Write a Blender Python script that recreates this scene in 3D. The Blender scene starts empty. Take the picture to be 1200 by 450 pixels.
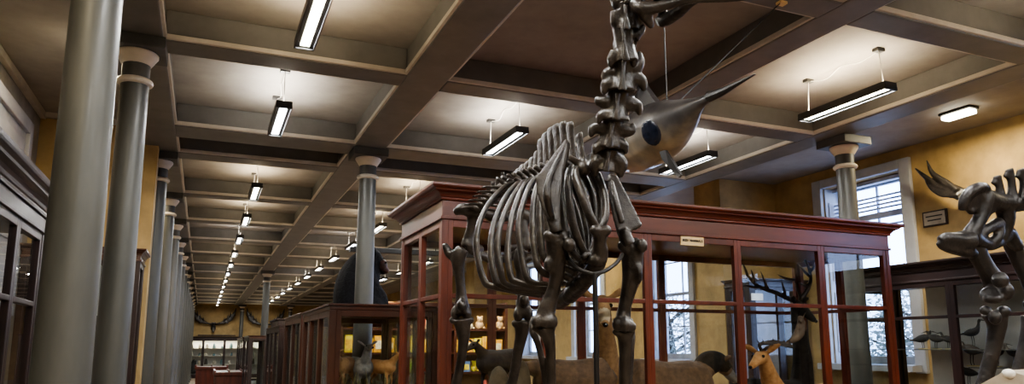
import bpy, bmesh, math, random
from mathutils import Vector, Matrix, Euler
random.seed(7)
C = bpy.context.scene.collection
CH = 1.6                                   # camera height above the floor
# ---------------------------------------------------------------- camera calibration (1200x450)
F, PX, PY = 847.0, 600.0, 270.0
RX = Vector((0.921353, 0.062069, 0.383739)); RY = Vector((-0.388726, 0.147114, 0.909533)); RZ = Vector((0.0, -0.987170, 0.159672))
def ray(u, v, d=1.0):
    c = Vector(((u-PX)/F*d, (v-PY)/F*d, d)); return Vector((RX.dot(c), RY.dot(c), RZ.dot(c)))
def P(u, v, d):                            # photo point + distance along the view axis -> world
    return ray(u, v, d) + Vector((0, 0, CH))
def PYw(u, v, y): r = ray(u, v); return r*(y/r.y) + Vector((0, 0, CH))
def PXw(u, v, x): r = ray(u, v); return r*(x/r.x) + Vector((0, 0, CH))
cam = bpy.data.cameras.new('camera'); co = bpy.data.objects.new('camera', cam); C.objects.link(co)
cam.sensor_width = 36; cam.lens = 36*F/1200; cam.shift_y = 45/1200; cam.clip_end = 200; cam.clip_start = .05
right = Vector((RX[0], RY[0], RZ[0])); up = -Vector((RX[1], RY[1], RZ[1])); back = -Vector((RX[2], RY[2], RZ[2]))
m = Matrix((right, up, back)).transposed().to_4x4(); m.translation = (0, 0, CH); co.matrix_world = m
bpy.context.scene.camera = co
sc = bpy.context.scene
sc.view_settings.view_transform = 'AgX'
sc.view_settings.look = 'AgX - Medium High Contrast'
sc.view_settings.exposure = 0.72
try:
    sc.cycles.transparent_max_bounces = 32; sc.cycles.max_bounces = 10
    sc.cycles.use_denoising = True
except Exception: pass

# ---------------------------------------------------------------- materials
MATS = {}
def mat(name, col, rough=.5, metal=0, var=.15, scale=6, col2=None, stretch=(1, 1, 1), bump=0, spec=.5, emit=0, ecol=None, detail=6, coat=0):
    if name in MATS: return MATS[name]
    M = bpy.data.materials.new(name); M.use_nodes = True; nt = M.node_tree; b = nt.nodes['Principled BSDF']
    b.inputs['Roughness'].default_value = rough; b.inputs['Metallic'].default_value = metal
    b.inputs['Specular IOR Level'].default_value = spec
    if coat: b.inputs['Coat Weight'].default_value = coat; b.inputs['Coat Roughness'].default_value = .15
    tc = nt.nodes.new('ShaderNodeTexCoord'); mp = nt.nodes.new('ShaderNodeMapping'); mp.inputs['Scale'].default_value = stretch
    nt.links.new(tc.outputs['Object'], mp.inputs['Vector'])
    n = nt.nodes.new('ShaderNodeTexNoise'); n.inputs['Scale'].default_value = scale; n.inputs['Detail'].default_value = detail; n.inputs['Roughness'].default_value = .6
    nt.links.new(mp.outputs['Vector'], n.inputs['Vector'])
    r = nt.nodes.new('ShaderNodeValToRGB'); r.color_ramp.elements[0].position = .3; r.color_ramp.elements[1].position = .7
    c2 = col2 or tuple(min(1, x*(1+var*2)) for x in col)
    c1 = col if col2 else tuple(x*(1-var) for x in col)
    r.color_ramp.elements[0].color = (*c1, 1); r.color_ramp.elements[1].color = (*c2, 1)
    nt.links.new(n.outputs['Fac'], r.inputs['Fac']); nt.links.new(r.outputs['Color'], b.inputs['Base Color'])
    if bump:
        bp = nt.nodes.new('ShaderNodeBump'); bp.inputs['Strength'].default_value = bump; bp.inputs['Distance'].default_value = .02
        nt.links.new(n.outputs['Fac'], bp.inputs['Height']); nt.links.new(bp.outputs['Normal'], b.inputs['Normal'])
    if emit:
        b.inputs['Emission Color'].default_value = (*(ecol or col), 1); b.inputs['Emission Strength'].default_value = emit
    MATS[name] = M; return M
def glass_mat(name, tint=(.9, .93, .93), base=.05):
    M = bpy.data.materials.new(name); M.use_nodes = True; nt = M.node_tree; nt.nodes.clear()
    o = nt.nodes.new('ShaderNodeOutputMaterial'); mx = nt.nodes.new('ShaderNodeMixShader')
    t = nt.nodes.new('ShaderNodeBsdfTransparent'); t.inputs[0].default_value = (*tint, 1)
    g = nt.nodes.new('ShaderNodeBsdfGlossy'); g.inputs['Roughness'].default_value = .015
    lw = nt.nodes.new('ShaderNodeLayerWeight'); p = nt.nodes.new('ShaderNodeMath'); p.operation = 'POWER'; p.inputs[1].default_value = 5
    a = nt.nodes.new('ShaderNodeMath'); a.operation = 'MULTIPLY_ADD'; a.inputs[1].default_value = .9; a.inputs[2].default_value = base
    nt.links.new(lw.outputs['Facing'], p.inputs[0]); nt.links.new(p.outputs[0], a.inputs[0]); nt.links.new(a.outputs[0], mx.inputs[0])
    nt.links.new(t.outputs[0], mx.inputs[1]); nt.links.new(g.outputs[0], mx.inputs[2]); nt.links.new(mx.outputs[0], o.inputs[0])
    return M
GLASS = glass_mat('cabinet_glass'); WGLASS = glass_mat('window_glass', (.97, .98, 1), .04)
def emis(name, col, s):
    M = bpy.data.materials.new(name); M.use_nodes = True; nt = M.node_tree; nt.nodes.clear()
    o = nt.nodes.new('ShaderNodeOutputMaterial'); e = nt.nodes.new('ShaderNodeEmission'); e.inputs[0].default_value = (*col, 1); e.inputs[1].default_value = s
    nt.links.new(e.outputs[0], o.inputs[0]); return M
CEIL = mat('ceiling_plaster', (.29, .268, .245), .7, scale=3, var=.10)
BEAM = mat('beam_paint', (.15, .145, .137), .5, scale=4, var=.1)
BEAD = mat('bead_paint_lit', (.52, .48, .42), .45, scale=5, var=.08)  # cream moulding; its lightness also paints in the beams' lit lower edges
OCHRE = mat('ochre_wall', (.36, .25, .11), .7, scale=2.5, var=.2)
WHITEP = mat('window_paint', (.40, .41, .45), .45, scale=4, var=.08)
GREYP = mat('grey_panel', (.34, .34, .36), .5, scale=4, var=.12)
IRON = mat('column_paint', (.058, .059, .054), .45, scale=5, var=.14, stretch=(1, 1, .25), col2=(.10, .097, .085), coat=.08)
CREAM = mat('capital_cream', (.62, .56, .47), .4, scale=6, var=.08)
DARKP = mat('abacus_paint', (.07, .072, .072), .5, scale=5)
MAHOG = mat('mahogany', (.045, .008, .004), .36, scale=7, stretch=(1, 1, .15), col2=(.15, .03, .013), coat=.1)
MAHOGH = mat('mahogany_rail', (.045, .008, .004), .36, scale=7, stretch=(.15, .15, 1), col2=(.15, .03, .013), coat=.1)
DWOOD = mat('dark_wood', (.010, .005, .005), .38, scale=7, stretch=(.3, .3, .3), col2=(.03, .013, .012), coat=.08)
BWOOD = mat('brown_wood', (.03, .009, .005), .32, scale=6, stretch=(.3, .3, .3), col2=(.08, .025, .012), coat=.3)
FLOORM = mat('floor_boards', (.20, .14, .09), .4, scale=3, stretch=(6, .4, 1), col2=(.34, .25, .17))
BONE = mat('dark_bone', (.007, .0055, .005), .33, scale=16, col2=(.043, .033, .026), bump=.5, coat=.08)
BONE2 = mat('brown_black_bone', (.007, .0065, .0065), .36, scale=14, col2=(.038, .032, .030), bump=.5, coat=.06)
ROD = mat('iron_rod', (.03, .028, .028), .35, metal=.6, scale=8)
BLACKM = mat('black_metal', (.012, .012, .013), .5, metal=0, scale=8)
GREYM = mat('light_housing', (.05, .05, .052), .4, metal=.2, scale=8)
WIREM = mat('wire_white', (.55, .53, .5), .5, scale=8)
DIFF = emis('tube_diffuser', (.95, .97, 1.0), 9)
DIFFW = emis('tube_diffuser_warm', (1.0, .93, .72), 9)
PAPER = mat('label_card', (.75, .55, .28), .6, scale=20, var=.05)
INK = mat('label_ink', (.02, .015, .012), .6, scale=20)
GREYBACK = mat('case_lining', (.58, .57, .54), .7, scale=3, var=.08)
SHELFW = mat('shelf_glass_edge', (.08, .08, .07), .3, scale=5)

# ---------------------------------------------------------------- mesh helpers
class MB:
    def __init__(s): s.bm = bmesh.new()
    def box(s, x0, x1, y0, y1, z0, z1, mi=0, bevel=0, M=None):
        vs = [s.bm.verts.new((x, y, z)) for x in (x0, x1) for y in (y0, y1) for z in (z0, z1)]
        fs = []
        for q in ((0, 1, 3, 2), (4, 6, 7, 5), (0, 4, 5, 1), (2, 3, 7, 6), (0, 2, 6, 4), (1, 5, 7, 3)):
            f = s.bm.faces.new([vs[i] for i in q]); f.material_index = mi; fs.append(f)
        if bevel:
            es = list({e for f in fs for e in f.edges})
            r = bmesh.ops.bevel(s.bm, geom=es, offset=bevel, segments=2, affect='EDGES', profile=.6)
            for f in r['faces']: f.material_index = mi
            vs = list({v for v in s.bm.verts if v.is_valid and all(f.material_index == mi for f in v.link_faces)}) if M else vs
        if M:
            for v in vs: v.co = M @ v.co
        return s
    def lathe(s, prof, cx=0, cy=0, n=32, mi=0):            # prof: [(r,z)]
        rings = []
        for r, z in prof:
            rings.append([s.bm.verts.new((cx+r*math.cos(2*math.pi*i/n), cy+r*math.sin(2*math.pi*i/n), z)) for i in range(n)])
        for a, b in zip(rings, rings[1:]):
            for i in range(n):
                f = s.bm.faces.new((a[i], a[(i+1) % n], b[(i+1) % n], b[i])); f.material_index = mi
        for rg, fl in ((rings[0], True), (rings[-1], False)):
            f = s.bm.faces.new(list(reversed(rg)) if fl else rg); f.material_index = mi
        return s
    def tube(s, pts, n=10, mi=0, spline=True, flat=None, sub=5):    # pts [(Vector, r)]
        pts = [(Vector(p), r) for p, r in pts]
        if spline and len(pts) > 2: pts = cat(pts, sub)
        rings = []; prev = None
        for i, (p, r) in enumerate(pts):
            a = pts[max(0, i-1)][0]; b = pts[min(len(pts)-1, i+1)][0]; t = (b-a)
            if t.length < 1e-9: t = Vector((0, 0, 1))
            t.normalize()
            if prev is None:
                ref = flat if flat is not None else (Vector((0, 0, 1)) if abs(t.z) < .9 else Vector((1, 0, 0)))
                nrm = (ref - t*ref.dot(t)).normalized()
            else:
                nrm = (prev - t*prev.dot(t))
                nrm = nrm.normalized() if nrm.length > 1e-6 else t.orthogonal().normalized()
            prev = nrm; bi = t.cross(nrm)
            ra, rb = r if isinstance(r, (tuple, list)) else (r, r)
            rings.append([s.bm.verts.new(p + nrm*ra*math.cos(2*math.pi*k/n) + bi*rb*math.sin(2*math.pi*k/n)) for k in range(n)])
        for a, b in zip(rings, rings[1:]):
            for k in range(n):
                f = s.bm.faces.new((a[k], a[(k+1) % n], b[(k+1) % n], b[k])); f.material_index = mi
        f = s.bm.faces.new(list(reversed(rings[0]))); f.material_index = mi
        f = s.bm.faces.new(rings[-1]); f.material_index = mi
        return s
    def ball(s, c, r, mi=0, rot=None, seg=16):
        c = Vector(c); r = (r, r, r) if not isinstance(r, (tuple, list)) else r
        M = Matrix.Translation(c) @ (rot.to_matrix().to_4x4() if rot else Matrix()) @ Matrix.Diagonal((*r, 1))
        g = bmesh.ops.create_uvsphere(s.bm, u_segments=seg, v_segments=max(6, seg*2//3), radius=1, matrix=M)
        for v in g['verts']:
            for f in v.link_faces: f.material_index = mi
        return s
    def poly(s, pts, thick, mi=0):                          # prism from planar outline, thick = extrusion Vector
        a = [s.bm.verts.new(Vector(p)-thick/2) for p in pts]; b = [s.bm.verts.new(Vector(p)+thick/2) for p in pts]
        n = len(pts)
        s.bm.faces.new(list(reversed(a))).material_index = mi; s.bm.faces.new(b).material_index = mi
        for i in range(n): s.bm.faces.new((a[i], a[(i+1) % n], b[(i+1) % n], b[i])).material_index = mi
        return s
    def quad(s, a, b, c, d, mi=0):
        s.bm.faces.new([s.bm.verts.new(Vector(p)) for p in (a, b, c, d)]).material_index = mi; return s
    def build(s, name, mats, parent=None, smooth=35, remesh=0, smooth_it=3):
        if not isinstance(mats, (list, tuple)): mats = [mats]
        o0 = Vector(parent['o']) if parent is not None else Vector((0, 0, 0))
        bmesh.ops.recalc_face_normals(s.bm, faces=s.bm.faces)
        if o0.length:
            for v in s.bm.verts: v.co -= o0
        me = bpy.data.meshes.new(name); s.bm.to_mesh(me); s.bm.free()
        for M in mats: me.materials.append(M)
        if smooth:
            me.shade_smooth()
            if smooth < 180 and not remesh: me.set_sharp_from_angle(angle=math.radians(smooth))
        o = bpy.data.objects.new(name, me); C.objects.link(o)
        if parent is not None: o.parent = parent; o['o'] = parent['o']
        else: o['o'] = (0.0, 0.0, 0.0)
        if remesh:
            r = o.modifiers.new('r', 'REMESH'); r.mode = 'VOXEL'; r.voxel_size = remesh; r.use_smooth_shade = True
            if smooth_it:
                q = o.modifiers.new('s', 'SMOOTH'); q.factor = .5; q.iterations = smooth_it
            BAKE.append(o)
        return o
BAKE = []
def cat(pts, sub=5):
    out = []
    n = len(pts)
    def g(i): return pts[min(max(i, 0), n-1)]
    for i in range(n-1):
        p0, p1, p2, p3 = g(i-1), g(i), g(i+1), g(i+2)
        for k in range(sub):
            t = k/sub
            def h(a, b, c, d): return .5*((2*b)+(-a+c)*t+(2*a-5*b+4*c-d)*t*t+(-a+3*b-3*c+d)*t**3)
            p = h(p0[0], p1[0], p2[0], p3[0])
            rr = [x[1] if isinstance(x[1], (tuple, list)) else (x[1], x[1]) for x in (p0, p1, p2, p3)]
            r = tuple(max(1e-4, h(rr[0][j], rr[1][j], rr[2][j], rr[3][j])) for j in (0, 1))
            out.append((p, r))
    out.append((pts[-1][0], pts[-1][1])); return out
def tag(o, label=None, catg=None, group=None, kind=None):
    if label: o['label'] = label
    if catg: o['category'] = catg
    if group: o['group'] = group
    if kind: o['kind'] = kind
    return o
def thing(name, label, catg, loc=(0, 0, 0), group=None):
    o = bpy.data.objects.new(name, None); C.objects.link(o); o.location = loc; o['o'] = tuple(float(x) for x in loc)
    o.empty_display_size = .1
    return tag(o, label, catg, group)
def dup(root, loc=None, label=None, group=None, M=None):
    def cp(o, par):
        c = o.copy(); C.objects.link(c); c.parent = par
        for ch in list(o.children): cp(ch, c)
        return c
    r = cp(root, None)
    if loc is not None: r.location = loc
    if M is not None: r.matrix_world = M
    if label: r['label'] = label
    if group: r['group'] = group
    return r
def lamp(name, loc, rot, sx, sy, power, col):
    l = bpy.data.lights.new(name, 'AREA'); l.shape = 'RECTANGLE'; l.size = sx; l.size_y = sy; l.energy = power; l.color = col
    o = bpy.data.objects.new(name, l); C.objects.link(o); o.location = loc; o.rotation_euler = rot; return o
def pxr(r, d): return r*d/F

# ================================================================= ROOM
ZB, ZC = 3.9, 4.15
X0, X1, Y0, Y1 = -1.8, 8.2, -5.0, 43.0
def st(o): o['kind'] = 'structure'; return o
st(MB().box(X0-.3, X1+.4, Y0-.3, Y1+.3, -.15, 0).build('floor', FLOORM, smooth=0))
st(MB().box(X0-.3, X1+.4, Y0-.3, Y1+.3, ZC, ZC+.15).build('ceiling', CEIL, smooth=0))
# right wall with window openings
WINS = [(6.46, 7.76), (11.0, 12.3), (14.2, 15.5), (17.6, 18.9), (1.2, 2.5)]  # last opening is an unseen window added for its daylight
WZ0, WZ1 = 1.38, 3.88
w = MB(); edges = sorted(WINS); y = Y0
for a, b in edges:
    w.box(X1, X1+.38, y, a, 0, ZC); w.box(X1, X1+.38, a, b, 0, WZ0); w.box(X1, X1+.38, a, b, WZ1, ZC); y = b
w.box(X1, X1+.38, y, Y1, 0, ZC)
st(w.build('wall_right', OCHRE, smooth=0))
st(MB().box(X0-.25, X0, Y0, Y1, 0, ZC).build('wall_left', mat('left_wall_paint', (.24, .22, .19), .6), smooth=0))
st(MB().box(X0-.25, X1+.38, Y1, Y1+.25, 0, ZC).build('wall_far', OCHRE, smooth=0))
st(MB().box(X0-.25, X1+.38, Y0-.25, Y0, 0, ZC).build('wall_near', OCHRE, smooth=0))
# piers projecting from the side walls (ochre)
for nm, (a, b, c, d) in {'wall_pier_left': (X0, -.62, 9.05, 9.3), 'wall_pier_right': (7.12, X1, 8.72, 9.35), 'wall_pier_right_far': (7.3, X1, 20.2, 20.9), 'wall_pier_left_far': (X0, -.8, 20.0, 20.3)}.items():
    st(MB().box(a, b, c, d, 0, ZC-.002).build(nm, OCHRE, smooth=0))
# ceiling cornice lines
tr = MB(); tr.box(X0, X0+.05, Y0, 9.05, ZC-.07, ZC); tr.box(X0, -.62, 9.0, 9.05, ZC-.06, ZC)
st(tr.build('trim_1', BEAD, smooth=0))
# moulded panel / blind window on the left wall
tr = MB()
for z0, z1, a, b in ((1.9, 3.85, 6.95, 7.08), (1.9, 3.85, 8.35, 8.48), (3.72, 3.85, 7.08, 8.35)): tr.box(X0, X0+.07, a, b, z0, z1, bevel=.012)
for a, b, z0, z1 in ((7.08, 8.35, 1.9, 3.72),): tr.box(X0, X0+.03, a, b, z0, z1)
for k in range(3): tr.box(X0+.03, X0+.05, 7.2, 8.23, 2.05+.56*k, 2.5+.56*k, bevel=.01)
st(tr.build('trim_2', GREYP, smooth=0))
# beams
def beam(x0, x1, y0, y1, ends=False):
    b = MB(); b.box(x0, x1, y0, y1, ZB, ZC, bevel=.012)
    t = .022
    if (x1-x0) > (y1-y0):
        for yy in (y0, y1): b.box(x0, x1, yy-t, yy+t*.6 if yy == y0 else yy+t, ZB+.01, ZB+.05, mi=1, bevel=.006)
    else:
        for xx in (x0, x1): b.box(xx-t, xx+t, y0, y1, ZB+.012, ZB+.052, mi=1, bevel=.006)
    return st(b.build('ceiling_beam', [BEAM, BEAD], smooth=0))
LB = [(-.82, -.42), (1.47, 1.83), (3.86, 4.14), (6.06, 6.40)]
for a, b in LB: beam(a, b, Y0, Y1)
TB = [(-3.9, -3.65), (-1.5, -1.25), (.95, 1.2), (3.36, 3.6), (5.80, 6.07), (8.12, 8.58), (9.28, 9.58)]
yy = 11.8
while yy < 42.5: TB.append((yy, yy+.28)); yy += 2.5
TBX = [(-.42, 1.47), (1.83, 3.86), (4.14, 6.06)]
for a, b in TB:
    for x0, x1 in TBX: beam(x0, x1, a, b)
bays = [((TB[i][1]+TB[i+1][0])/2) for i in range(len(TB)-1) if TB[i+1][0]-TB[i][1] > 1]

# windows
def window(n, ya, yb, blind=True):
    o = MB()
    xo = X1+.30
    # architrave on the room side
    for a, b, z0, z1 in ((ya-.16, ya, WZ0-.1, WZ1+.13), (yb, yb+.16, WZ0-.1, WZ1+.13), (ya, yb, WZ1, WZ1+.13)): o.box(X1-.05, X1+.02, a, b, z0, z1, bevel=.015)
    o.box(X1-.22, X1+.30, ya-.1, yb+.1, WZ0-.08, WZ0)                      # sill
    # panelled reveals
    for yy, sg in ((ya, 1), (yb, -1)):
        o.box(X1+.02, X1+.30, min(yy, yy+sg*.02), max(yy, yy+sg*.02), WZ0, WZ1)
        for z0, z1 in ((WZ0+.15, WZ0+1.0), (WZ0+1.15, WZ1-.2)): o.box(X1+.07, X1+.25, min(yy, yy+sg*.035), max(yy, yy+sg*.035), z0, z1, bevel=.01)
    win = st(o.build('window_%d' % n, WHITEP, smooth=0))
    f = MB(); zm = (WZ0+WZ1)/2
    for a, b, z0, z1 in ((ya+.02, ya+.09, WZ0, WZ1), (yb-.09, yb-.02, WZ0, WZ1), (ya+.09, yb-.09, WZ0, WZ0+.10), (ya+.09, yb-.09, WZ1-.07, WZ1), (ya+.09, yb-.09, zm-.03, zm+.03)): f.box(xo, xo+.05, a, b, z0, z1)
    f.box(xo+.012, xo+.038, (ya+yb)/2-.015, (ya+yb)/2+.015, WZ0+.1, WZ1-.07)
    f.box(xo+.012, xo+.038, ya+.09, yb-.09, zm+.62, zm+.645); f.box(xo+.012, xo+.038, ya+.09, yb-.09, zm-.645, zm-.62)
    fr = f.build('sash', mat('sash_paint', (.35, .38, .45), .4), win, smooth=0)
    MB().quad((xo+.025, ya+.05, WZ0+.05), (xo+.025, yb-.05, WZ0+.05), (xo+.025, yb-.05, WZ1-.03), (xo+.025, ya+.05, WZ1-.03)).build('pane', WGLASS, fr, smooth=0)
    if blind:
        b = MB()
        for k in range(4): b.box(X1+.15, X1+.19, ya+.05, yb-.05, WZ1-.26-.055*k, WZ1-.24-.055*k)
        b.box(X1+.15, X1+.19, ya+.05, yb-.05, WZ1-.55, WZ1-.47)
        b.box(X1+.13, X1+.22, ya+.05, yb-.05, WZ1-.06, WZ1-.01)
        b.build('venetian_blind', mat('blind_slat', (.42, .47, .62), .5), win, smooth=0)
    return win
for i, (a, b) in enumerate(WINS): window(i+1, a, b, i == 0)

# ================================================================= COLUMNS
def column_proto(name, label, group):
    t = thing(name, label, 'column', (0, 0, 0), group)
    zt = ZB
    MB().lathe([(.17, 0), (.17, .06), (.145, .1), (.115, .16), (.112, 1.2), (.098, zt-.33)]).build('shaft', IRON, t)
    MB().lathe([(.106, zt-.345), (.122, zt-.335), (.128, zt-.32), (.122, zt-.305), (.108, zt-.295)]).build('neck_ring', CREAM, t)
    MB().lathe([(.098, zt-.30), (.098, zt-.17)]).build('neck', DARKP, t)
    MB().lathe([(.100, zt-.185), (.108, zt-.175), (.118, zt-.16), (.14, zt-.125), (.150, zt-.11), (.150, zt-.095), (.138, zt-.082)]).build('echinus', CREAM, t)
    MB().box(-.2, .2, -.2, .2, zt-.09, zt, bevel=.008).build('abacus', DARKP, t, smooth=0)
    return t
ordn = ['first', 'second', 'third', 'fourth', 'fifth', 'sixth', 'seventh', 'eighth', 'ninth', 'tenth', 'eleventh', 'twelfth', 'thirteenth', 'fourteenth', 'fifteenth', 'sixteenth', 'seventeenth', 'eighteenth', 'nineteenth']
leftY = [(-.53, 3.5), (-.60, 5.93), (-.62, 9.45)] + [(-.62, 11.95+2.5*k) for k in range(13)]
lab0 = 'grey cast iron column with cream capital rings, nearest in the left row'
col = column_proto('iron_column', lab0, 'columns of the left row'); col.location = (*leftY[0], 0)
for i, (x, y) in enumerate(leftY[1:]):
    dup(col, (x, y, 0), 'grey iron column with cream rings, %s from the front in the left row' % ordn[i+1])
dup(col, (1.67, 8.35, 0), 'grey iron column rising between the dark ape and the low glass case', 'columns along the middle of the hall')
dup(col, (1.67, 23.2, 0), 'grey iron column beside the row of low cases, halfway down the hall', 'columns along the middle of the hall')
dup(col, (1.85, 42.5, 0), 'distant grey column against the ochre end wall, right of the big antlers', 'columns along the middle of the hall')
dup(col, (4.35, 42.0, 0), 'distant grey column by the end wall, above the third low case', 'columns along the middle of the hall')
dup(col, (6.47, 5.78, 0), 'grey iron column behind the right end of the large mahogany case, before the window', 'columns along the middle of the hall')

# ================================================================= LIGHTS
LZ = CH+2.17
def strip_light(name, label, group, warm):
    t = thing(name, label, 'ceiling light', (0, 0, 0), group)
    b = MB(); b.box(-.072, .072, -.49, .49, LZ, LZ+.05, bevel=.008); b.box(-.072, -.062, -.49, .49, LZ-.02, LZ+.01); b.box(.062, .072, -.49, .49, LZ-.02, LZ+.01)
    b.box(-.072, .072, -.49, -.475, LZ-.02, LZ+.01); b.box(-.072, .072, .475, .49, LZ-.02, LZ+.01)
    b.build('housing', GREYM, t, smooth=0)
    MB().quad((-.034, -.46, LZ-.004), (-.034, .46, LZ-.004), (.034, .46, LZ-.004), (.034, -.46, LZ-.004)).build('diffuser', DIFFW if warm else DIFF, t, smooth=0)
    MB().quad((-.03, -.44, LZ+.053), (.03, -.44, LZ+.053), (.03, .44, LZ+.053), (-.03, .44, LZ+.053)).build('uplight_lens', DIFFW, t, smooth=0)
    for s in (-.42, .42):
        MB().tube([((0, s, LZ+.05), .004), ((0, s*.95, ZC-.02), .004)], 6, spline=False).build('hanging_wire', WIREM, t)
        MB().box(-.045, .045, s*.95-.03, s*.95+.03, ZC-.03, ZC, bevel=.006).build('ceiling_mount', GREYM, t, smooth=0)
    MB().tube([((0, .4, ZC-.02), .004), ((.02, .2, ZC-.06), .004), ((0, 0, ZC-.012), .004), ((0, -.2, ZC-.05), .004), ((0, -.4, ZC-.02), .004)], 6).build('power_cable', WIREM, t)
    return t
rows = [('left', .545), ('middle', 2.85), ('right', 5.22)]
protos = {}
UPW, DNW = 11, 33
for ri, (rn, x) in enumerate(rows):
    k = 0
    for bi, y in enumerate(bays):
        if y > 41: continue
        if ri == 2 and y > 26: continue
        if ri == 1 and 3.6 < y < 5.8: continue
        warm = (bi*7+ri*3) % 3 != 1
        front = y > 3.0
        yy = y+.02
        if ri == 2 and abs(y-4.7) < .3: yy = 4.62
        if ri and abs(y-7.1) < .2: yy = 6.97
        if front or True:
            wk = 'w' if warm else 'c'
            where = ('%s of the %s row of hanging strip lights counted from the front' % (ordn[k], rn)) if front else 'hanging strip light over the viewing spot, %s row, number %s' % (rn, ordn[bi])
            lb = ('warm' if warm else 'white')+' glowing hanging strip light, '+('%s in the %s ceiling row' % (ordn[k], rn) if front else '%s over the unseen front of the %s row' % (ordn[bi], rn))
            if wk not in protos:
                protos[wk] = strip_light('strip_light', lb, 'hanging strip lights, %s row' % rn, warm); o = protos[wk]; o.location = (x, yy, 0)
            else: o = dup(protos[wk], (x, yy, 0), lb, 'hanging strip lights, %s row' % rn)
            if front: k += 1
        colr = (1, .82, .54) if warm else (1, .93, .82)
        far = 1 if y < 9 else .62
        l = lamp('uplight', (x, yy, LZ+.06), (math.pi, 0, 0), .1, .9, UPW*far*(1.25 if warm else 1), colr)
        l = lamp('downlight', (x, yy, LZ-.012), (0, 0, 0), .1, .9, DNW*far, (.95, .96, .95))
# flush ceiling light in the right aisle
fl = thing('flush_ceiling_light', 'white rectangular flush light glowing on the ceiling of the right aisle', 'ceiling light', (7.42, 5.08, ZC))
MB().box(7.34, 7.50, 4.9, 5.26, ZC-.03, ZC, bevel=.01).build('base', GREYM, fl, smooth=0)
MB().box(7.355, 7.485, 4.915, 5.245, ZC-.08, ZC-.03, bevel=.02).build('diffuser', DIFFW, fl)
lamp('flush_lamp', (7.42, 5.08, ZC-.09), (0, 0, 0), .12, .32, 34, (1, .85, .55))
for k, (fx, fy, pw, lab) in enumerate(((7.42, .6, 40, 'flush ceiling light over the unseen front of the right aisle'), (7.42, 14.0, 26, 'flush ceiling light of the right aisle beyond the ochre pier'),
        (-1.2, -1.5, 26, 'added fill light over the unseen front of the left aisle'), (-1.2, 1.8, 26, 'added fill light of the left aisle, above the dark wall case'),  # left aisle flush lights are unseen fill, added to brighten that side
        (-1.0, 6.75, 26, 'added fill light of the left aisle, hidden by the nearest column'), (-1.2, 11.5, 26, 'added fill light of the left aisle behind the ochre pier'))):
    dup(fl, (fx, fy, ZC), lab, 'flush ceiling lights'); lamp('flush_lamp', (fx, fy, ZC-.09), (0, 0, 0), .12, .32, pw, (1, .84, .55))
# daylight
W = bpy.data.worlds.new('world'); sc.world = W; W.use_nodes = True
bg = W.node_tree.nodes['Background']
sky = W.node_tree.nodes.new('ShaderNodeTexSky')
try:
    sky.sky_type = 'HOSEK_WILKIE'; sky.turbidity = 6; sky.ground_albedo = .4; sky.sun_direction = Vector((-.5, .3, .8)).normalized()
except Exception: pass
mx = W.node_tree.nodes.new('ShaderNodeMix'); mx.data_type = 'RGBA'; mx.inputs[0].default_value = .75; mx.inputs[7].default_value = (.42, .58, 1.0, 1)
W.node_tree.links.new(sky.outputs[0], mx.inputs[6]); W.node_tree.links.new(mx.outputs[2], bg.inputs[0]); bg.inputs[1].default_value = 9.0
gr = st(MB().box(8.7, 40, -30, 70, -.3, -.05).build('ground_outside', mat('outside_ground', (.5, .52, .5), .8), smooth=0))

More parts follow.
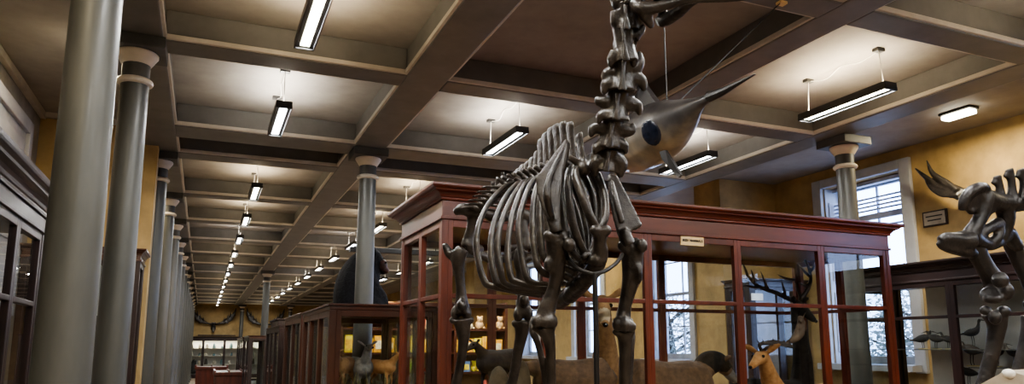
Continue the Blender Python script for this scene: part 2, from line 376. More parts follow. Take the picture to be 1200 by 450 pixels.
# ================================================================= CABINETS
def cabinet(name, label, x0, x1, y0, y1, ztop, zmid, W1, W2, sx=(), sy=(), zbase=.5, cornice=.1, group=None, frieze=.13, faces='LRFB', stile=.05, back=None, ch=.1, pc=.06):
    t = thing(name, label, 'display case', ((x0+x1)/2, (y0+y1)/2, 0), group)
    MB().box(x0-.02, x1+.02, y0-.02, y1+.02, 0, .12, bevel=.01).box(x0, x1, y0, y1, .12, zbase-.03).box(x0-.02, x1+.02, y0-.02, y1+.02, zbase-.03, zbase, bevel=.008).build('base', W1, t, smooth=0)
    zf = ztop-ch-frieze                                   # top of the glazing
    b = MB(); b.box(x0, x1, y0, y1, zf, ztop-ch, bevel=.006)
    if cornice > 0:
        pf = [(0, 0), (.14, 0), (.16, .08), (.14, .16), (.22, .2), (.28, .32), (.4, .44), (.58, .53), (.70, .56), (.72, .66), (.86, .70), (.95, .76), (1.0, .84), (1.0, 1.0), (.9, 1.0)]
        rg = [[b.bm.verts.new((px_, py_, ztop-ch+ch*z_)) for px_, py_ in ((x0-cornice*e, y0-cornice*e), (x1+cornice*e, y0-cornice*e), (x1+cornice*e, y1+cornice*e), (x0-cornice*e, y1+cornice*e))] for e, z_ in pf]
        for a_, c_ in zip(rg, rg[1:]):
            for i in range(4): b.bm.faces.new((a_[i], a_[(i+1) % 4], c_[(i+1) % 4], c_[i]))
        b.bm.faces.new(rg[-1]); b.bm.faces.new(list(reversed(rg[0])))
        b.box(x0-.012, x1+.012, y0-.012, y1+.012, zf-.004, zf+.018, bevel=.004)
    else: b.box(x0-.012, x1+.012, y0-.012, y1+.012, ztop-ch, ztop, bevel=.006)
    b.build('cornice', W2, t, smooth=0)
    for cx, cy in ((x0, y0), (x1-pc, y0), (x0, y1-pc), (x1-pc, y1-pc)):
        MB().box(cx, cx+pc, cy, cy+pc, zbase, zf, bevel=.006).build('corner_post', W1, t, smooth=0)
    def face(fc):
        along = 'x' if fc in 'FB' else 'y'
        lo, hi = (x0+pc, x1-pc) if along == 'x' else (y0+pc, y1-pc)
        cuts = [lo]+list(sx if along == 'x' else sy)+[hi]
        q = {'F': y0, 'B': y1, 'L': x0, 'R': x1}[fc]; sg = 1 if fc in 'FL' else -1
        for a, bb in zip(cuts, cuts[1:]):
            d = MB()
            def bx(p, r, z0, z1, dep=.04, off=.004):
                qa, qb = sorted((q+sg*off, q+sg*(off+dep)))
                if along == 'x': d.box(p, r, qa, qb, z0, z1, bevel=.004)
                else: d.box(qa, qb, p, r, z0, z1, bevel=.004)
            bx(a, a+stile, zbase, zf); bx(bb-stile, bb, zbase, zf)
            bx(a+stile, bb-stile, zf-.055, zf); bx(a+stile, bb-stile, zbase, zbase+.06)
            for z in zmid: bx(a+stile, bb-stile, z-.016, z+.016)
            dr = d.build('door' if fc != 'B' else 'back_frame', W1, t, smooth=0)
            qq = q+sg*.024
            g = MB()
            if along == 'x': g.quad((a+.02, qq, zbase+.03), (bb-.02, qq, zbase+.03), (bb-.02, qq, zf-.03), (a+.02, qq, zf-.03))
            else: g.quad((qq, a+.02, zbase+.03), (qq, bb-.02, zbase+.03), (qq, bb-.02, zf-.03), (qq, a+.02, zf-.03))
            g.build('glass_pane', GLASS, dr, smooth=0)
    for fc in faces: face(fc)
    return t
MX0, MX1, MY0, MY1 = 1.45, 5.68, 4.66, 5.78
main = cabinet('mahogany_display_case', 'large mahogany glass case with moulded cornice behind the tall deer skeleton', MX0, MX1, MY0, MY1, CH+1.1, (CH+.345,), MAHOG, MAHOGH,
               sx=(2.24, 3.10, 3.96, 4.86), sy=(5.22,), zbase=.55, stile=.036, pc=.045)
pl = PYw(810, 283, MY0+.015)
lb = MB().box(pl.x-.11, pl.x+.11, MY0-.002, MY0+.012, pl.z-.035, pl.z+.04, bevel=.002).build('case_label', PAPER, smooth=0)
tag(lb, 'small cream card lettered IRISH MAMMALS on the large case glass', 'label')
TXT = []
def text(body, size, loc, rot, mtl, parent, name='lettering', ext=.001):
    cu = bpy.data.curves.new(name, 'FONT'); cu.body = body; cu.size = size; cu.align_x = 'CENTER'; cu.align_y = 'CENTER'; cu.extrude = ext; cu.offset = .0008
    o = bpy.data.objects.new(name, cu); C.objects.link(o); o.location = loc; o.rotation_euler = rot; cu.materials.append(mtl)
    TXT.append(o)
    if parent is not None: o.parent = parent
    return o
text('IRISH MAMMALS', .027, (pl.x, MY0-.004, pl.z+.003), (math.pi/2, 0, 0), INK, lb)

leftcab = cabinet('dark_wall_case', 'dark wood glass wall case with deep moulded cornice along the left wall', -1.78, -1.0, .4, 5.5, CH+.99, (CH+.27,), DWOOD, DWOOD, sx=(), sy=(1.3, 2.45, 3.65, 4.82), zbase=.6, faces='RF', cornice=.09, ch=.16, frieze=.1, stile=.045)
rightcab = cabinet('bird_case', 'dark wood glass case of small birds along the right wall', 6.75, 7.5, .8, 6.1, CH+.86, (CH+.30,), DWOOD, DWOOD, sx=(), sy=(2.5, 3.55, 4.9), zbase=.5, faces='LFB', cornice=.1, ch=.1, frieze=.1, stile=.045)
# lining behind the birds
MB().box(7.45, 7.49, .86, 5.69, .5, CH+.66).build('back_panel', GREYBACK, rightcab, smooth=0)
d = MB()
for z in (zz for zz in (CH-.02, CH-.19, CH-.40)): d.box(6.85, 7.44, .9, 4.85, z-.008, z)
d.build('shelf', SHELFW, rightcab, smooth=0)
MB().box(6.85, 7.44, 4.95, 6.0, CH-.028, CH-.02).build('glass_shelf', SHELFW, rightcab, smooth=0)
low1 = cabinet('low_display_case', 'brown low glass case with mossy mammal diorama left of the large mahogany case', .97, 1.93, 6.27, 8.1, CH+.37, (), BWOOD, BWOOD, sx=(), sy=(6.95, 7.55), zbase=.45, cornice=-1, ch=.02, frieze=.035, faces='LRFB', stile=.04)
low2 = cabinet('low_display_case', 'glass topped case carrying the dark seated ape, behind the iron column', 1.03, 2.5, 8.75, 10.6, CH+.40, (), BWOOD, BWOOD, sx=(), sy=(9.7,), zbase=.45, cornice=-1, ch=.02, frieze=.035, faces='LRFB', stile=.04)
low3 = cabinet('low_display_case', 'low dark case with a black box on its top, third along the aisle', 1.15, 1.85, 12.7, 15.4, CH+.37, (), DWOOD, DWOOD, sx=(), sy=(13.6, 14.5), zbase=.45, cornice=-1, ch=.02, frieze=.035, faces='LRFB', stile=.04)
low4 = cabinet('low_display_case', 'dark brown case with a white card, in front of the distant iron column', 1.10, 1.98, 20.4, 22.85, CH+.31, (), DWOOD, BWOOD, sx=(1.55,), sy=(21.6,), zbase=.45, cornice=.03, ch=.05, frieze=.03, faces='LRFB', stile=.05)
low5 = cabinet('low_display_case', 'dark brown case farthest along the aisle, behind the distant iron column', 1.10, 1.98, 23.6, 27.5, CH+.31, (), DWOOD, BWOOD, sx=(), sy=(24.9, 26.2), zbase=.45, cornice=.03, ch=.05, frieze=.03, faces='LRFB', stile=.05)
bb = MB().box(1.2, 1.80, 13.6, 15.0, CH+.37, CH+.48, bevel=.01).box(1.17, 1.83, 13.57, 15.03, CH+.48, CH+.51, bevel=.008).build('storage_box', DWOOD, smooth=0)
tag(bb, 'flat black box lying on the third low case', 'box')
card = MB().box(1.18, 1.50, 20.34, 20.385, CH-1.155, CH-.98).build('white_card', mat('white_card', (.8, .78, .72), .5), smooth=0)
tag(card, 'small white card on the front of the farthest dark case', 'label')
# case against the left pier (faces the viewer)
pier = cabinet('pier_case', 'dark brown glass case standing against the left ochre pier', -1.72, -.66, 8.45, 9.03, CH+1.02, (), DWOOD, BWOOD, sx=(-1.2,), sy=(), zbase=.5, faces='FR', cornice=.05, ch=.07, frieze=.06, stile=.06)
MB().box(-1.68, -.70, 8.98, 9.02, .5, CH+.88).build('back_panel', GREYBACK, pier, smooth=0)
sidec = cabinet('pier_case', 'dark framed case with lavender lining before the right ochre pier, seen through glass', 7.05, 8.1, 8.1, 8.62, CH+.97, (), DWOOD, DWOOD, sx=(7.6,), sy=(), zbase=.5, faces='FL', cornice=.04, ch=.06, frieze=.05, stile=.05)
MB().box(7.11, 8.04, 8.57, 8.61, .5, CH+.84).build('back_panel', mat('lavender_lining', (.42, .43, .56), .7), sidec, smooth=0)
q = PYw(888, 348, 8.08); wl = MB().box(q.x-.1, q.x+.1, 8.085, 8.10, q.z-.05, q.z+.05).build('case_label', mat('white_card', (.8, .78, .72), .5), smooth=0)
tag(wl, 'small white card on the lavender lined case before the right pier', 'label')
# far wall case
far = cabinet('end_wall_case', 'dark glazed wall case of pale specimens along the ochre end wall', -1.3, 4.6, 42.0, 42.9, CH+.56, (), DWOOD, DWOOD, sx=(-.0, 1.05, 2.2, 3.4), sy=(), zbase=.12, faces='F', cornice=.06, ch=.1, frieze=.06, stile=.06)
MB().box(-1.2, 4.5, 42.84, 42.88, .12, CH+.4).build('back_panel', GREYBACK, far, smooth=0)
d = MB()
for z in (.7, 1.15, 1.55): d.box(-1.2, 4.5, 42.3, 42.84, z-.02, z)
d.build('shelf', mat('pale_shelf', (.5, .48, .42), .5), far, smooth=0)
lamp('case_fill', (1.6, 42.5, CH+.36), (0, 0, 0), 5.4, .2, 60, (1, .9, .7))  # added light without a fixture, brightens the end case specimens
ledge = MB().box(-.3, 1.6, 42.92, 43, CH+.62, CH+.67).build('picture_ledge', DWOOD, smooth=0)
tag(ledge, 'thin dark ledge on the end wall under the large antlers', 'ledge')

# ================================================================= organic helpers
def bone(name, prims, parent, mtl, vox=.008, it=3):
    b = MB()
    for p in prims:
        if p[0] == 't': b.tube(p[1], p[2] if len(p) > 2 else 10)
        elif p[0] == 'f': b.tube(p[1], 12, flat=p[2])
        elif p[0] == 'e': b.ball(p[1], p[2], rot=p[3] if len(p) > 3 else None)
        elif p[0] == 'p': b.poly(p[1], p[2])
    return b.build(name, mtl, parent, remesh=vox, smooth_it=it)
def T(pts, d=None):          # [(u,v,d,r)] -> tube points with pixel radii
    out = []
    for q in pts:
        u, v, dd, r = q if len(q) == 4 else (q[0], q[1], d, q[2])
        out.append((P(u, v, dd), pxr(r, dd)))
    return ('t', out)
def E(u, v, d, ru, rv=None, rd=None):
    rv = rv or ru; rd = rd or (ru+rv)/2
    return ('e', P(u, v, d), (pxr(ru, d), pxr(rd, d), pxr(rv, d)), Euler((0, 0, -.39)))
fwd_b = ray(0, 0)  # placeholder
LAT = Vector((RX[0], RY[0], 0)).normalized(); FW = Vector((RX[2], RY[2], 0)).normalized()
BF = (LAT*.42 - FW*.90).normalized()                       # direction the first skeleton faces
BL = Vector((0, 0, 1)).cross(BF)                           # its left
# ================================================================= GIANT DEER SKELETON
PLZ = .75
sk = thing('giant_deer_skeleton', 'tall black giant deer skeleton standing before the large mahogany case', 'skeleton', (1.42, 3.2, PLZ))
pt = thing('plinth', 'dark wooden plinth under the tall deer skeleton', 'plinth', (1.42, 3.2, 0))
ang = math.atan2(BF.y, BF.x)
M = Matrix.Translation((1.42, 3.2, 0)) @ Matrix.Rotation(ang, 4, 'Z')
MB().box(-1.05, .95, -.36, .36, 0, PLZ-.06, M=M).build('body', DWOOD, pt, smooth=0)
MB().box(-1.08, .98, -.39, .39, PLZ-.06, PLZ, M=M).build('top_board', DWOOD, pt, smooth=0)

# vertebral column: thoracic (rear -> front)
tips = [(600.7, 204), (606.5, 198), (612, 193), (617.5, 189), (623, 184), (628.5, 177), (634, 162), (639, 155), (645, 149), (651, 145), (659, 142), (667, 143), (678, 156)]
bases = [(596, 215), (602, 213), (608, 211.5), (614, 210), (620, 208), (627, 206), (634, 204), (641, 202), (648, 200), (656, 198), (664, 196), (673, 194), (683, 192)]
n = len(tips); spine = []
for i in range(n):
    d0 = 3.62-(3.62-2.86)*i/(n-1); spine.append((bases[i], d0))
SP = [P(b[0], b[1], d) for b, d in spine]                  # world, rear -> front
for i in range(n):
    (bu, bv), dd = bases[i], spine[i][1]; tu, tv = tips[i]
    L = math.hypot(tu-bu, tv-bv); w = 3.0 if i < 6 else 3.9
    b = []
    bp = P(bu, bv, dd); tp = P(tu, tv, dd+.03)
    prof = [(bp, (pxr(7, dd), pxr(3.5, dd)))]
    for k, ww in ((.3, .95), (.65, .9), (.9, 1.15), (1.0, .8)):
        prof.append((bp.lerp(tp, k), (pxr(w*ww*2.1, dd), pxr(w*.62, dd))))
    prims = [('f', prof, BF), ('e', bp+Vector((0, 0, -.02)), (.034, .034, .032))]
    for s in (-1, 1): prims.append(('t', [(bp+Vector((0, 0, -.01)), .018), (bp+BL*s*.05+Vector((0, 0, .015)), .013), (bp+BL*s*.065+Vector((0, 0, .02)), .014)]))
    bone('thoracic_vertebra', prims, sk, BONE, .007, 2)
# lumbar
SAC = P(556, 250, 4.22)
for i in range(6):
    p = SP[0].lerp(SAC, (i+1)/7.3)
    prims = [('e', p, (.035, .035, .032)), ('t', [(p, .016), (p+Vector((0, 0, .045))-BF*.01, .012), (p+Vector((0, 0, .085)), .013)])]
    for s in (-1, 1): prims.append(('f', [(p, (.022, .010)), (p+BL*s*.07, (.020, .007)), (p+BL*s*.12+BF*.015-Vector((0, 0, .01)), (.018, .006))], BF))
    bone('lumbar_vertebra', prims, sk, BONE, .007, 2)
# ribs --------------------------------------------------------------
STERN = [P(704, 268, 2.76), P(703, 295, 2.78), P(694, 318, 2.88), P(672, 342, 3.0), P(652, 356, 3.12)]
def onplane(u, v, O, N):
    r = ray(u, v); k = (O-Vector((0, 0, CH))).dot(N)/r.dot(N); return r*k+Vector((0, 0, CH))
vis = {   # rib number from the front : (spine index, pixels of the bony part, cartilage pixels)
  12: (2, [(611, 209), (594, 217), (577, 233), (564, 255), (558, 283), (562, 312), (568, 330)], [(575, 335), (600, 340), (633, 345)]),
  11: (3, [(616, 209), (604, 217), (590, 235), (578, 265), (575, 297), (580, 325)], [(587, 335), (610, 341), (636, 345)]),
  10: (4, [(622, 208), (611, 216), (598, 236), (587, 262), (583, 288), (587, 318)], [(593, 333), (618, 339), (640, 343)]),
  9: (5, [(627, 207), (616, 215), (606, 235), (598, 265), (595, 297), (599, 325)], [(607, 331), (625, 336), (644, 339)]),
  8: (6, [(633, 206), (624, 213), (615, 232), (608, 262), (611, 298), (617, 324)], [(625, 331), (640, 334), (652, 337)]),
  7: (7, [(638, 206), (631, 215), (625, 240), (625, 280), (629, 308), (636, 319)], [(645, 323), (655, 328), (662, 334)]),
}
ribs = {}
for k, (si, px_, ct) in vis.items():
    O = SP[si]; N = (BF*.96+Vector((0, 0, 1))*.28).normalized()
    pts = [O.copy()]+[onplane(u, v, O, N) for u, v in px_[1:]]
    sternend = STERN[4] if k > 9 else STERN[3]
    dist = lambda p: (p-Vector((0, 0, CH))).dot(Vector((RX[2], RY[2], RZ[2])))
    dl = dist(pts[-1])
    cp_ = [P(u, v, dl+(dist(sternend)-.06-dl)*(j+.6)/len(ct)) for j, (u, v) in enumerate(ct)]
    ribs[k] = pts+cp_
ribs[1] = [SP[12], P(674, 203, 2.83), P(682, 229, 2.77), P(692, 255, 2.74), P(700, 270, 2.75)]
ribs[2] = [SP[11], P(667, 200, 2.88), P(666, 225, 2.83), P(673, 267, 2.80), P(683, 293, 2.80), P(692, 302, 2.80), P(700, 300, 2.79)]
def resample(pts, m=9):
    cs = cat([(p, .01) for p in pts], 8); L = [0]
    for a, b in zip(cs, cs[1:]): L.append(L[-1]+(b[0]-a[0]).length)
    out = []
    for j in range(m):
        t = L[-1]*j/(m-1); i = 0
        while i < len(L)-2 and L[i+1] < t: i += 1
        f = (t-L[i])/max(1e-9, L[i+1]-L[i]); out.append(cs[i][0].lerp(cs[i+1][0], f))
    return out
A_, B_ = resample(ribs[2]), resample(ribs[7])
for k in (3, 4, 5, 6):
    f = (k-2)/5; off = [A_[j].lerp(B_[j], f) for j in range(9)]
    off[0] = SP[13-k]; ribs[k] = off
O_mid = SP[8]
def mirror(p): return p - BL*2*((p-O_mid).dot(BL))
for k in sorted(ribs):
    pts = ribs[k]
    for side in (0, 1):
        q = [mirror(p) for p in pts] if side else pts
        m = len(q); tp = []
        for j, p in enumerate(q):
            r = .0145 if j < m-3 or k < 3 else .0125
            if j == 0: r = .012
            tp.append((p, (r*1.25, r*.8) if k > 1 else (r*1.35, r)))
        b = MB(); b.tube(tp, 10, flat=BF, sub=6); b.build('rib', BONE, sk, smooth=180)
# sternum + manubrium
bone('sternum', [T([(704, 266, 2.74, 9), (703, 282, 2.75, 8), (703, 300, 2.78, 10), (692, 322, 2.86, 10), (672, 342, 2.98, 10), (654, 357, 3.1, 7)]), E(698, 270, 2.73, 8, 7), E(710, 270, 2.74, 7, 7), E(700, 305, 2.77, 12, 8),
                E(686, 330, 2.9, 9, 6), E(668, 350, 3.0, 9, 6)], sk, BONE, .008, 2)
# scapulae
def blade(name, outline, d_of, neck, ridge, parent, mtl=BONE, th=.016):
    pts = [P(u, v, d_of(u, v)) for u, v in outline]
    c = sum(pts, Vector())/len(pts); nrm = Vector()
    for a, b in zip(pts, pts[1:]+pts[:1]): nrm += (a-c).cross(b-c)
    nrm.normalize()
    pr = [('p', pts, nrm*th), neck]
    if ridge: pr.append(T(ridge))
    for a, b in zip(pts, pts[1:]+pts[:1]): pr.append(('t', [(a, th*.55), (a.lerp(b, .5), th*.5), (b, th*.55)]))
    return bone(name, pr, parent, mtl, .007, 3)
blade('scapula', [(664, 164), (667, 170), (663, 190), (658, 212), (655, 240), (655, 262), (645, 264), (638, 246), (631, 226), (630, 208), (638, 198), (651, 181)],
      lambda u, v: 2.78+.10*(264-v)/100, T([(650, 255, 2.80, 5), (651, 265, 2.79, 7), (652, 272, 2.79, 9)]), [(661, 172, 2.83, 2.5), (645, 206, 2.77, 4), (641, 230, 2.74, 5), (647, 256, 2.76, 4)], sk)
blade('scapula', [(714, 205), (722, 207), (733, 228), (743, 248), (751, 264), (744, 268), (738, 270), (738, 284), (728, 285), (722, 262), (716, 235)],
      lambda u, v: 2.96+.10*(284-v)/80, T([(730, 268, 2.95, 6), (734, 280, 2.95, 8), (737, 287, 2.95, 9)]), [(717, 212, 3.02, 2.5), (722, 236, 2.94, 4), (729, 262, 2.92, 4)], sk)
# forelegs
GRv = lambda d: 405+(CH-PLZ)*F/d*1.0
def foreleg(head, shaft, elbow, rad, d, extra, toward):
    prims = [T([(u, v, d, r) for u, v, r in head+shaft+elbow])]+extra['hum']
    bone('humerus', prims, sk, BONE, .008, 3)
    bone('radius', [T([(u, v, d, r) for u, v, r in rad])]+extra['rad'], sk, BONE, .008, 3)
    u0, v0, _ = rad[-1]; g = P(u0, v0, d); zc = g.z
    ft = Vector((g.x, g.y, PLZ))
    bone('carpus', [('e', g, (.036, .036, .03)), ('e', g-Vector((0, 0, .04)), (.037, .037, .028))], sk, BONE)
    a = g-Vector((0, 0, .06)); b = Vector((g.x, g.y, PLZ+.17))
    bone('metacarpal', [('t', [(a, .034), (a.lerp(b, .25), .023), (a.lerp(b, .7), .021), (b, .030)]), ('e', b+BL*.018, .026), ('e', b-BL*.018, .026)], sk, BONE)
    for s in (-1, 1):
        q = b+BL*s*.02
        bone('toe', [('t', [(q, .02), (q+BF*.03-Vector((0, 0, .06)), .016), (q+BF*.055-Vector((0, 0, .10)), .018)]), ('t', [(q+BF*.05-Vector((0, 0, .09)), .018), (q+BF*.075-Vector((0, 0, .13)), .02), (q+BF*.095-Vector((0, 0, .157)), .013)])], sk, BONE)
foreleg([(652, 281, 13)], [(652, 298, 12), (653, 318, 9.5), (649, 338, 8), (643, 356, 10)], [(638, 371, 12)],
        [(637, 383, 12), (642, 393, 9), (645, 410, 6.5), (646, 450, 6), (645, 490, 7), (645, 512, 9)], 2.82,
        {'hum': [E(645, 276, 2.80, 9, 7), E(667, 287, 2.76, 8, 9), E(660, 276, 2.8, 8, 7), E(629, 377, 2.80, 7, 8), E(640, 378, 2.79, 6, 8), E(648, 377, 2.79, 6, 9), E(642, 310, 2.8, 5, 9)],
         'rad': [T([(628, 372, 2.92, 6), (624, 386, 2.88, 5), (630, 402, 2.86, 4.5), (636, 425, 2.85, 4.5), (640, 455, 2.84, 4), (643, 490, 2.83, 4)]), E(628, 384, 2.82, 6, 5), E(646, 384, 2.81, 6, 5)]}, 1)
foreleg([(741, 291, 14)], [(741, 308, 13), (740, 325, 11.5), (736, 343, 9), (732, 360, 8)], [(730, 374, 10)],
        [(731, 388, 11), (733, 400, 9), (733, 425, 8), (732, 460, 7.5), (731, 490, 8), (731, 505, 9)], 2.98,
        {'hum': [E(733, 288, 2.96, 10, 8), E(752, 288, 2.93, 7, 9), E(745, 283, 2.97, 6, 5), E(723, 380, 2.95, 6, 9), E(732, 381, 2.94, 7, 9), E(740, 383, 2.95, 6, 7), E(748, 320, 2.95, 5, 14)],
         'rad': [T([(736, 375, 3.08, 6), (740, 390, 3.04, 5), (739, 415, 3.02, 4.5), (737, 455, 3.0, 4), (734, 490, 2.99, 4)]), E(723, 389, 2.96, 6, 5), E(739, 389, 2.96, 6, 5)]}, 1)
# pelvis
d = 4.18
pelv = [T([(533, 250, d-.02, 4), (541, 245, d-.03, 7), (551, 247, d-.03, 8), (560, 249, d, 6), (568, 246, d+.05, 4)]), T([(553, 249, d, 7), (553, 262, d, 6), (550, 275, d, 6), (548, 288, d, 9)]),
        T([(560, 248, d+.02, 6), (575, 252, d+.08, 6), (592, 254, d+.2, 6), (610, 250, d+.3, 7), (624, 256, d+.32, 6), (629, 262, d+.32, 4)]),
        T([(612, 252, d+.32, 7), (614, 270, d+.3, 6), (614, 290, d+.3, 9)]), T([(548, 288, d, 7), (560, 298, d+.02, 5), (580, 304, d+.14, 6), (600, 300, d+.24, 5), (614, 292, d+.3, 7)]),
        T([(575, 252, d+.08, 8), (578, 256, d+.2, 7), (580, 262, d+.45, 5)]), T([(548, 288, d, 7), (552, 290, d+.15, 5), (562, 292, d+.36, 6)]), T([(614, 290, d+.3, 7), (612, 290, d+.4, 5), (600, 292, d+.52, 6)])]
bone('pelvis', pelv, sk, BONE, .009, 3)
def hindleg(fem, fem_x, tib, tib_x, d, par, mtl=BONE, plz=PLZ, back=None, lat=None):
    back = back or -BF; lat = lat or BL
    bone('femur', [T([(u, v, d if len(q) == 0 else q[0], r) for u, v, r, *q in fem])]+fem_x, par, mtl, .008, 3)
    bone('tibia', [T([(u, v, d if len(q) == 0 else q[0], r) for u, v, r, *q in tib])]+tib_x, par, mtl, .008, 3)
    u, v, r, *q = tib[-1]; h = P(u, v, q[0] if q else d)
    bone('tarsus', [('e', h, (.04, .04, .035)), ('t', [(h, .025), (h+back*.06+Vector((0, 0, .04)), .02), (h+back*.085+Vector((0, 0, .085)), .022)]), ('e', h-Vector((0, 0, .04)), (.036, .036, .03))], par, mtl)
    a = h-Vector((0, 0, .05)); b = Vector((h.x, h.y, plz+.17))-back*.05
    bone('metatarsal', [('t', [(a, .034), (a.lerp(b, .25), .023), (a.lerp(b, .7), .021), (b, .030)]), ('e', b+lat*.018, .026), ('e', b-lat*.018, .026)], par, mtl)
    for s in (-1, 1):
        q = b+lat*s*.02
        bone('toe', [('t', [(q, .02), (q-back*.03-Vector((0, 0, .06)), .016), (q-back*.055-Vector((0, 0, .10)), .018)]), ('t', [(q-back*.05-Vector((0, 0, .09)), .018), (q-back*.075-Vector((0, 0, .13)), .02), (q-back*.095-Vector((0, 0, .157)), .013)])], par, mtl)
hindleg([(543, 291, 8), (537, 302, 9), (538, 318, 6.5), (540, 338, 6), (541, 354, 8), (541, 367, 12)], [T([(538, 303, 4.17, 8), (527, 297, 4.17, 6), (523, 290, 4.17, 4.5)]), E(522, 289, 4.17, 4, 5), E(534, 367, 4.16, 6, 9), E(547, 367, 4.15, 6, 9), E(541, 358, 4.1, 6, 8)],
        [(541, 373, 12), (543, 388, 8.5), (543, 402, 6.5), (539, 430, 5.5), (534, 452, 6.5), (530, 470, 8)], [E(532, 375, 4.16, 6, 5), E(550, 375, 4.16, 6, 5)], 4.15, sk)
hindleg([(613, 292, 8), (609, 303, 8), (610, 320, 6), (612, 340, 6), (613, 354, 8), (613, 368, 11)], [T([(610, 305, 4.42, 7), (622, 300, 4.46, 5), (627, 294, 4.48, 4)]), E(607, 369, 4.34, 6, 9), E(619, 368, 4.34, 6, 9), E(614, 352, 4.3, 6, 8)],
        [(612, 375, 11), (611, 392, 8), (607, 412, 6.5), (602, 440, 6), (598, 456, 6.5), (594, 470, 8)], [E(605, 379, 4.34, 6, 5), E(621, 379, 4.34, 6, 5)], 4.36, sk)
# neck
def cerv(u, v, d, w, h, wings, tilt=0):
    pr = [T([(u-tilt, v-h*.54, d, w*.56), (u-tilt*.5, v-h*.25, d, w*.50), (u, v, d, w*.46), (u+tilt*.5, v+h*.25, d, w*.54), (u+tilt, v+h*.52, d, w*.62)]),
          T([(u-tilt, v-h*.5, d-.055, w*.13), (u, v, d-.065, w*.09), (u+tilt, v+h*.5, d-.06, w*.2)])]
    for wing in wings: pr.append(T([(a, b, d+e, r*1.15) for a, b, e, r in wing])); a, b, e, r = wing[-1]; pr.append(E(a, b, d+e, r*.9, r*1.5))
    a, b, e, r = wings[0][0]; a2, b2, e2, r2 = wings[1][0]
    pr.append(('p', [P(a, v-h*.45, d+.02), P(a2, v-h*.45, d+.02), P(a2+4, v, d+.03), P(a2, v+h*.4, d+.02), P(a, v+h*.4, d+.02), P(a-4, v, d+.03)], FW*.03))
    return bone('cervical_vertebra', pr, sk, BONE, .005, 1)
cerv(712, 189, 2.82, 22, 24, [[(705, 186, 0, 8), (698, 192, 0, 7), (697, 200, 0, 5)], [(720, 186, 0, 9), (727, 192, 0, 8), (727, 200, 0, 6)], [(706, 180, 0, 6), (699, 180, 0, 5), (695, 184, 0, 4)], [(718, 178, 0, 6), (727, 176, 0, 5), (732, 175, 0, 4)]], -2)
cerv(716, 158, 2.78, 24, 30, [[(708, 150, 0, 8), (697, 150, 0, 6), (693, 154, 0, 5)], [(725, 152, 0, 8), (736, 153, 0, 7), (741, 151, 0, 5)], [(708, 166, 0, 7), (702, 172, 0, 6), (698, 174, 0, 5)], [(724, 167, 0, 7), (731, 172, 0, 6), (733, 175, 0, 4)]], -2)
cerv(723, 125, 2.74, 26, 32, [[(712, 120, 0, 8), (704, 119, 0, 6), (700, 118, 0, 4)], [(734, 121, 0, 9), (745, 124, 0, 7), (749, 128, 0, 5)], [(713, 134, 0, 7), (705, 136, 0, 6), (702, 140, 0, 4)], [(734, 110, 0, 7), (742, 103, 0, 7), (746, 101, 0, 5)]], -1)
cerv(730, 88, 2.70, 28, 36, [[(718, 96, 0, 8), (711, 100, 0, 7), (708, 104, 0, 5)], [(742, 92, 0, 8), (750, 94, 0, 7), (754, 100, 0, 5)], [(742, 84, 0, 8), (748, 74, 0, 7), (749, 67, 0, 5)], [(719, 84, 0, 7), (712, 86, 0, 6), (710, 92, 0, 5)]], -1)
cerv(732, 52, 2.67, 24, 40, [[(722, 62, 0, 7), (718, 68, 0, 6), (716, 72, 0, 5)], [(742, 44, 0, 7), (750, 36, 0, 5), (753, 33, 0, 4)], [(739, 66, 0, 6), (742, 72, 0, 5)]], 2)
cerv(734, 20, 2.66, 24, 30, [[(724, 14, 0, 8), (723, 26, 0, 7), (726, 32, 0, 5)], [(744, 16, 0, 8), (752, 22, 0, 6)]], 1)
cerv(735, -6, 2.66, 24, 20, [[(724, -8, 0, 9), (722, 2, 0, 7)], [(746, -6, 0, 8), (750, 4, 0, 6)]], 0)
# skull: mostly above the frame, muzzle to the right
bone('skull', [T([(735, -22, 2.68, 15), (752, -26, 2.66, 24), (780, -24, 2.63, 22), (812, -20, 2.60, 17), (845, -16, 2.57, 14), (872, -13, 2.55, 12), (882, -11, 2.545, 9)]), E(742, -18, 2.60, 15, 14), E(742, -18, 2.74, 14, 14),
               E(772, -32, 2.56, 9, 8), E(768, -32, 2.74, 9, 8), T([(750, -10, 2.59, 5), (775, -12, 2.55, 5), (800, -10, 2.56, 5)])], sk, BONE, .009, 3)
bone('mandible', [T([(742, 2, 2.60, 7), (752, 10, 2.58, 9), (772, 8, 2.56, 7), (795, 2, 2.54, 5.5), (818, -1, 2.54, 5), (850, -2, 2.55, 5), (874, -3, 2.55, 4)]), T([(752, 12, 2.59, 7), (759, 22, 2.59, 7), (764, 33, 2.60, 3)]), T([(744, 4, 2.60, 6), (748, -14, 2.61, 5)]),
                  T([(772, 28, 2.74, 5), (781, 23, 2.72, 8), (796, 14, 2.66, 7), (812, 2, 2.6, 5), (830, -4, 2.56, 4)]), T([(770, 20, 2.74, 4), (773, 30, 2.745, 3)]), T([(778, 20, 2.74, 6), (772, 2, 2.74, 6), (764, -16, 2.72, 5)])], sk, BONE, .006, 2)
# iron support
b = MB(); b.tube([(P(u, v, dd), pxr(2.4, dd)) for u, v, dd in ((664, 296, 2.86), (667, 305, 2.80), (678, 315, 2.74), (690, 320, 2.71), (697, 321, 2.70), (708, 318, 2.71), (720, 310, 2.78), (727, 302, 2.86), (729, 298, 2.92))], 10)
q = P(697, 320, 2.70)
b.tube([(q, .010), (Vector((q.x, q.y, PLZ)), .010)], 12, spline=False); b.lathe([(.04, PLZ), (.04, PLZ+.012), (.014, PLZ+.03)], q.x, q.y, 20)
b.build('support_rod', ROD, sk)

